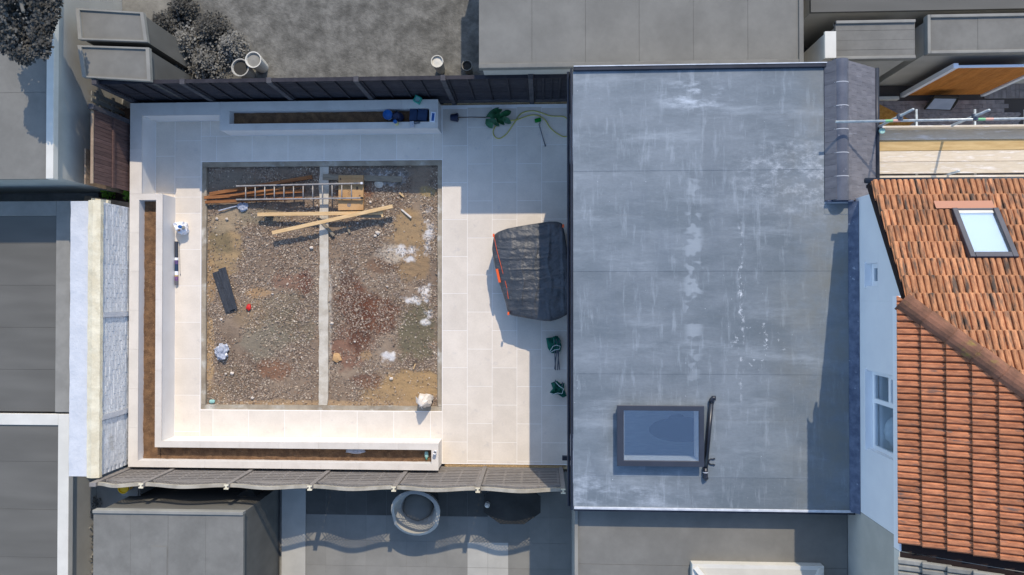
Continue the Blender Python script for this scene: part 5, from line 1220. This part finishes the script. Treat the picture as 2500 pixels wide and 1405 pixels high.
# ---------- bottom planter things
t = thing('drink_bottle', P(1040, 1111, .37), 'pale green plastic bottle standing in the planter soil', 'bottle'); c = P(1040, 1112, .5)
MB().tube([(c.x, c.y + .07, .42), (c.x, c.y - .05, .42), (c.x, c.y - .09, .42)], [.045, .045, .02], 14).build('body', M['pale_teal'], t, smooth=True); MB().tube([(c.x, c.y - .091, .42), (c.x, c.y - .115, .42)], .02, 10).build('cap', M['teal'], t)
t = thing('roller_cup', P(1062, 1104, ZC), 'small white cup standing on the end coping of the L-shaped planter', 'cup'); c = P(1062, 1105, ZC + .1)
MB().lathe((c.x, c.y, ZC), [(.03, .001), (.042, .14), (.036, .14), (.028, .02), (.001, .02)], 16).build('cup', M['white_plastic'], t, smooth=True); MB().lathe((c.x, c.y, ZC), [(.034, .1), (.001, .101)], 16).build('contents', M['g_mid'], t)
heap('plastic_sheet', 868, 1102, .37, .23, .06, .03, M['poly'], 'flat clear plastic sheet on the lower planter soil', 'sheet', 51, 3, .35)
p = P(300, 1190, .5); bucket('bucket', 300, 1193, 1.0, .12, .25, M['yellow'], 'yellow bucket behind the slatted fence near the brick outbuilding')
t = thing('stand_block', (p.x, p.y, 0), 'grey block stand under the yellow bucket', 'block'); c = P(300, 1193, 1.25); MB().box(c.x - .2, c.x + .2, c.y - .25, c.y + .13, -.15, .995).build('block', M['g_mid'], t); MB().box(c.x - .22, c.x + .22, c.y - .27, c.y + .15, .9, .94).build('slab', M['g_mid'], t)

# ================================================================== NEIGHBOURING PLOTS (grey)
def flat_building(name, x0, x1, y0, y1, z, mroof, mwall, lab, cat='building', trim=None, over=.06, strips=None, holes=()):
    t = thing(name, ((x0 + x1) / 2, (y0 + y1) / 2, 0), lab, cat)
    MB().box(x0 + over, x1 - over, y0 + over, y1 - over, -.15, z - .08).build('wall', mwall, t)
    if strips:
        ax, n = strips
        for k in range(n):
            if ax == 'y': a, b = y0 + (y1 - y0) * k / n, y0 + (y1 - y0) * (k + 1) / n; MB().box(x0, x1, a + .002, b - .002, z - .078, z + (.003 if k % 2 else 0)).build('felt_sheet', mroof, t)
            else: a, b = x0 + (x1 - x0) * k / n, x0 + (x1 - x0) * (k + 1) / n; MB().box(a + .002, b - .002, y0, y1, z - .078, z + (.003 if k % 2 else 0)).build('felt_sheet', mroof, t)
    else: MB().box(x0, x1, y0, y1, z - .078, z).build('roof', mroof, t)
    if trim:
        m_, w_, sides = trim
        if 'l' in sides: MB().box(x0 - .003, x0 + w_, y0 - .003, y1 + .003, z - .12, z + .04).build('edge_trim', m_, t, bevel=.01)
        if 'r' in sides: MB().box(x1 - w_, x1 + .003, y0 - .003, y1 + .003, z - .12, z + .041).build('edge_trim', m_, t, bevel=.01)
        if 'b' in sides: MB().box(x0 + (w_ + .002 if 'l' in sides else 0), x1 - (w_ + .002 if 'r' in sides else 0), y0 - .003, y0 + w_, z - .12, z + .04).build('edge_trim', m_, t, bevel=.01)
        if 't' in sides: MB().box(x0 + (w_ + .002 if 'l' in sides else 0), x1 - (w_ + .002 if 'r' in sides else 0), y1 - w_, y1 + .003, z - .12, z + .04).build('edge_trim', m_, t, bevel=.01)
    return t
# north: lawn, garage
MB().box(-9.0, -1.4, 4.85, 30, -.15, -.03).build('lawn', M['g_lawn'], kind='structure')
flat_building('neighbour_garage', -1.33, 5.32, 4.72, 9.5, 2.5, M['g_roof_pale'], M['g_wall'], 'pale grey felt roofed garage beyond the dark fence', trim=(M['g_roof_mid'], .09, 'br'), strips=('x', 6))
flat_building('neighbour_porch', 6.06, 7.66, 4.86, 5.66, 2.3, M['g_roof_mid'], M['g_wall'], 'small grey flat roofed porch beside the slate ridge', trim=(M['g_mid'], .06, 'bt'), strips=('y', 4))
flat_building('neighbour_porch', 7.9, 13.0, 4.95, 5.75, 2.3, M['g_roof_mid'], M['g_wall'], 'long grey flat roofed porch behind the timber gate', trim=(M['g_mid'], .06, 'blt'), strips=('x', 5))
wl = thing('garden_wall', (5.85, 5.4, 0), 'pale rendered wall end between the garage and the small porch', 'wall'); MB().box(5.72, 5.9, 4.8, 5.3, -.15, 2.6).build('wall', M['g_wall'], wl); MB().box(5.70, 5.92, 4.78, 5.32, 2.601, 2.66).build('coping', M['g_white'], wl)
MB().box(5.4, 20, 4.3, 30, -.16, -.055).build('drive', M['g_roof_dark'], kind='structure')
flat_building('dark_roof_house', 5.6, 15, 5.9, 12, 2.2, M['g_roof_dark'], M['g_wall'], 'dark grey roofed neighbour house beyond the porches', strips=('y', 6))
# two shed roofs
for i, (c4_, z, lab) in enumerate(((((188, 22), (352, 32), (362, 104), (194, 98)), 2.0, 'pale grey shed roof with raised rim nearest the lawn top'), (((192, 112), (366, 118), (370, 200), (204, 190)), 2.0, 'pale grey shed roof with raised rim next to the dark fence'))):
    pts = [P(*q, z) for q in c4_]; t = thing('garden_shed', ((pts[0].x + pts[2].x) / 2, (pts[0].y + pts[2].y) / 2, 0), lab, 'shed')
    cc = sum(pts, Vector()) / 4; inn = [(cc + (p - cc) * .9) for p in pts]
    MB().prism([p[:2] for p in [(cc + (p - cc) * .93) for p in pts]], -.15, z - .061).build('wall', M['g_roof_dark'], t)
    MB().prism([p[:2] for p in inn], z - .06, z + .0).build('roof', M['g_roof_pale'], t)
    for k in range(4):
        a, b, c_, d = pts[k], pts[(k + 1) % 4], inn[(k + 1) % 4], inn[k]
        MB().prism([lerp(a, b, .0)[:2], b[:2], c_[:2], d[:2]], z - .062, z + .035 + .002 * k).build('rim', M['g_mid'], t)
# west: outbuildings
flat_building('neighbour_outbuilding', -16, -10.62, 2.52, 12, 2.3, M['g_roof_pale'], M['g_wall'], 'pale grey roofed outbuilding under the overhanging tree', trim=(M['g_white'], .16, 'r'), strips=('y', 5))
flat_building('neighbour_outbuilding', -18, -11.08, -2.75, 2.2, 1.1, M['g_roof_dark'], M['g_wall'], 'dark felt roofed outbuilding with wide pale border', trim=(M['g_mid'], .34, 'rt'), strips=('y', 5))
flat_building('neighbour_outbuilding', -18, -11.08, -14, -2.8, 1.1, M['g_roof_dark'], M['g_wall'], 'dark felt roofed outbuilding with bright white edge trim', trim=(M['g_white'], .26, 'rt'), strips=('y', 10))
MB().box(-11.15, -9.95, -14, -4.3, -.15, .02).build('side_path', M['g_mid'], kind='structure')
for k in range(7):
    p = P(208, 1225 + k * 28, .2); leaf_cluster('low_shrub', (p.x + .1, p.y, 0), .22, 90, M['g_leaf'], .07, 'scrubby grey shrub along the path beside the felt shed', 'shrub', 'shrubs along the side path', zr=.3)
# south: shed, paving, furniture
sh = flat_building('garden_shed', -9.86, -6.5, -9, -4.72, 2.05, M['g_roof_mid'], M['g_roof_dark'], 'grey felt roofed shed beyond the slatted fence', 'shed', trim=(M['g_mid'], .07, 't'), strips=('x', 4))
MB().box(-8.55, -8.2, -9, -5.5, 2.056, 2.062).build('felt_patch', M['g_roof_pale'], sh)
MB().box(-6.45, -5.85, -14, -4.3, -.15, .0).build('gravel_path', M['g_wall'], kind='structure')
dk = MB().box(-5.84, 6.0, -14, -4.31, -.15, -.004).build('neighbour_patio', M['g_paving'], kind='structure')
for i in range(13):
    for j in range(4):
        x0, y1 = -5.84 + i * .5, -4.8 - j * .62
        if x0 > .4: continue
        MB().box(x0 + .003, x0 + .497, y1 - .615, y1 - .003, -.0035, -.0 + random.uniform(-.0005, .0005)).build('paving_slab', M['g_paving_shade'] if j == 0 and i < 9 else (M['g_paving'] if not (8 <= i <= 9 and j > 1) else M['g_wall']), dk)
MB().box(-5.8, -1.7, -4.78, -4.32, -.033, .03).build('grass_strip', M['grass_green'], kind='stuff', label='strip of green grass behind the slatted fence', cat='grass')
t = thing('compost_bin', P(605, 1220, .6), 'square black bin standing between shed and slatted fence', 'bin'); c = P(605, 1222, .7)
mb = MB().box(-.22, .22, -.22, .22, -.15, .68); o = link('body', mb.mesh('body'), M['g_dark'], (c.x, c.y, 0), t, bevel=.02); o.rotation_euler.z = rad(38)
o = link('lid', MB().box(-.24, .24, -.24, .24, .682, .72).mesh('lid'), M['g_dark'], (c.x, c.y, 0), t, bevel=.01); o.rotation_euler.z = rad(38)
# egg chair
c = P(1016, 1245, .8); eg = thing('egg_chair', (c.x, c.y, 0), 'round pale woven garden chair with dark cushion behind the slatted fence', 'chair')
mb = MB(); prf = []
for k in range(10):
    t_ = k / 9; prf.append((.08 + .5 * math.sin(t_ * 1.45), .3 + .62 * (1 - math.cos(t_ * 1.5)) ** 1.0))
inner = [(r_ * .86, h + .05) for r_, h in reversed(prf)]
mb.lathe((c.x, c.y, 0), prf + [(prf[-1][0] * .95, prf[-1][1] + .02)] + inner, 26, sx=1.0, sy=.9)
mb.v = [(v[0] + (v[2] - .3) * .0, v[1] - (v[1] - c.y < -.2) * .12 * (v[2] > .4), v[2] + (v[1] - c.y) * .35 * min(1, max(0, (v[2] - .3) * 2))) for v in mb.v]
mb.build('shell', M['g_wall'], eg)
crumple((c.x, c.y + .0, .5), .36, .33, .14, 3, .12, 3).build('cushion', M['g_roof_dark'], eg, smooth=True)
MB().lathe((c.x, c.y, 0), [(.4, -.0), (.4, .03), (.04, .06), (.04, .33)], 20).build('base', M['g_dark'], eg)
# dark octagonal table
c = P(1250, 1232, .7); ot = thing('octagonal_table', (c.x, c.y, 0), 'black octagonal garden table behind the slatted fence', 'table')
pts = [(c.x + .72 * math.cos(rad(22.5 + 45 * k)), c.y + .5 * math.sin(rad(22.5 + 45 * k))) for k in range(8)]
MB().prism(pts, .66, .7).build('top', M['g_dark'], ot, bevel=.008)
for k in (0, 2, 4, 6): x, y = pts[k]; x = c.x + (x - c.x) * .7; y = c.y + (y - c.y) * .7; MB().box(x - .03, x + .03, y - .03, y + .03, 0, .658).build('leg', M['g_dark'], ot)
c2 = P(1190, 1232, .75); t = thing('garden_lantern', (c2.x, c2.y, .701), 'small pale lantern on the black octagonal table', 'lantern')
MB().lathe((c2.x, c2.y, .702), [(.05, 0), (.05, .12), (.06, .125), (.02, .18)], 10).build('body', M['g_white'], t); MB().lathe((c2.x, c2.y, .702), [(.062, -.0), (.062, .01)], 10).build('foot', M['g_mid'], t)
# neighbour extension with lantern, house continuation
ne = flat_building('neighbour_extension', .64, 6.03, -12, -4.33, 2.8, M['g_roof_pale'], M['g_wall'], 'pale grey flat roofed extension joined below the felt roof', trim=(M['g_mid'], .07, 'l'), strips=('y', 7))
rl = thing('roof_lantern', (4.2, -6.0, 2.8), 'white framed glass roof lantern on the pale grey flat roof', 'skylight')
ax0, ax1, ay0, ay1 = 2.95, 5.5, -7.0, -5.32
MB().plate(ax0, ax1, ay0, ay1, 2.805, 2.98, [(ax0 + .12, ax1 - .12, ay0 + .12, ay1 - .12)]).build('kerb', M['g_white'], rl)
rz_ = 3.5; r0_, r1_ = Vector((ax0 + .75, (ay0 + ay1) / 2, rz_)), Vector((ax1 - .75, (ay0 + ay1) / 2, rz_)); q4 = [Vector((ax0 + .06, ay0 + .06, 2.99)), Vector((ax1 - .06, ay0 + .06, 2.99)), Vector((ax1 - .06, ay1 - .06, 2.99)), Vector((ax0 + .06, ay1 - .06, 2.99))]
for a, b in ((q4[0], r0_), (q4[3], r0_), (q4[1], r1_), (q4[2], r1_), (r0_, r1_)): MB().beam(a, b, .09, .06).build('bar', M['g_white'], rl)
for f in ((q4[2], q4[3], r0_, r1_), (q4[0], q4[1], r1_, r0_), (q4[3], q4[0], r0_), (q4[1], q4[2], r1_)): MB().add([Vector(p) - Vector((0, 0, .02)) for p in f], [tuple(range(len(f)))]).build('pane', M['g_wall'], rl)
nh = thing('neighbour_house', (8, -7, 0), 'pale grey walled house half with grey tiled roof joined to the white house', 'house')
MB().box(HX + .004, HX + .3, -12, -4.14, 0, 5.2).build('wall', M['g_wall'], nh)
MB().add([(LX + .02, -12, LZ - .03), (LX + .02, LY0 - .01, LZ - .03), (RX, LY0 - .01, zt - .03), (RX, -12, zt - .03)], [(3, 2, 1, 0)]).build('underlay', M['underlay'], nh)
MB().box(LX + .012, LX + .05, -12, LY0 - .01, LZ - .2, LZ - .03).build('fascia', M['g_white'], nh)
for r_ in range(8):
    for k in range(8):
        o_ = Vector((LX, LY0 - .07 - k * TWD, LZ)) + vl * (r_ * TG - .02); place('roof_tile', TM3, M['g_tile'], frame_mat(o_, (0, -1, 0), vl), nh)
# lawn pots, ball, bushes, tree
def pot(px, py, r, h, m, lab, top_m):
    c = P(px, py, h); t = thing('garden_pot', (c.x, c.y, 0), lab, 'pot')
    MB().lathe((c.x, c.y, 0), [(r * .7, -.03), (r, h), (r * .88, h), (r * .8, h - .06)], 18).build('pot', m, t); MB().lathe((c.x, c.y, 0), [(r * .85, h - .08), (r * .84, h - .05), (.001, h - .03)], 18).build('contents', top_m, t)
pot(586, 165, .22, .5, M['g_wall'], 'round grey pot with dark middle on the lawn by the fence', M['g_dark']); pot(618, 146, .2, .55, M['g_white'], 'pale round pot beside the dark centred one on the lawn', M['g_mid']); pot(1067, 150, .15, .6, M['g_white'], 'pale round pot standing alone near the garage corner', M['g_white']); pot(1140, 160, .13, .4, M['g_mid'], 'small dull pot tucked against the garage wall', M['g_dark'])
for k, (px, py, r, h) in enumerate(((400, 60, .45, .7), (450, 100, .6, .6), (410, 170, .5, .6), (510, 70, .5, .5), (500, 150, .6, .5), (560, 110, .4, .4), (440, 20, .4, .5), (390, 120, .4, .6))):
    bl = ('dark grey bush beside the shed roof farther from the fence', 'widest grey bush in the middle of the bush bed', 'grey bush squeezed between the near shed and the dark fence', 'dark grey bush on the lawn edge of the bed', 'broad grey bush by the dark fence and round pots', 'smallest grey bush reaching onto the lawn', 'dark grey bush behind the others, farthest from the fence', 'grey bush standing against the gap between the two sheds')[k]
    p = P(px, py, h * .6); leaf_cluster('garden_bush', (p.x, p.y, -.02), r, 1500, M['g_leaf'] if k % 3 else M['g_leaf_dark'], .06, bl, 'bush', 'bushes beside the lawn', zr=h)
p = P(85, 70, 3.6); tr = thing('garden_tree', (p.x - 1.0, p.y + 3.2, 0), 'dark leafed tree hanging over the pale outbuilding roof', 'tree')
tb0 = Vector((p.x - 2.6, 12.4, -.1)); MB().tube([tb0, tb0 + Vector((.2, -.6, 2.2)), Vector((p.x - .8, p.y + 2.4, 3.6)), Vector((p.x, p.y + .2, 3.9))], [.2, .16, .09, .03], 9).build('trunk', M['g_roof_dark'], tr)
mb = MB()
for k in range(9000):
    a = random.uniform(0, 6.28); rr = math.sqrt(random.random()); lob = .8 + .35 * noise.noise((math.cos(a) * 2.1, math.sin(a) * 2.1, 1))
    q = Vector((p.x - .25 + .85 * rr * math.cos(a) * lob, p.y + .55 + 1.5 * rr * math.sin(a) * lob, 3.5 + random.uniform(-.35, .6) * (1.1 - rr)))
    if noise.noise(q * 2.2) < -.28: continue
    d = Vector((random.uniform(-1, 1), random.uniform(-1, 1), random.uniform(-.4, .4))).normalized() * .075; w_ = d.cross(Vector((random.uniform(-.5, .5), random.uniform(-.5, .5), 1))).normalized() * .03
    mb.add([q, q + d * .5 + w_, q + d, q + d * .5 - w_], [(0, 1, 2, 3)])
mb.build('crown', M['g_leaf_dark'], tr, kind='stuff')
fs_ = thing('picket_fence', (-10.9, 3.4, 0), 'low grey picket fence beside the pale outbuilding', 'fence')
for k in range(14):
    y = 2.6 + k * .16; MB().box(-10.56, -10.535, y, y + .09, -.15, 1.2).build('picket', M['g_mid'], fs_)
for z in (.3, .9): MB().box(-10.60, -10.562, 2.58, 4.85, z, z + .08).build('rail', M['g_mid'], fs_)
print('objects', len(bpy.data.objects))
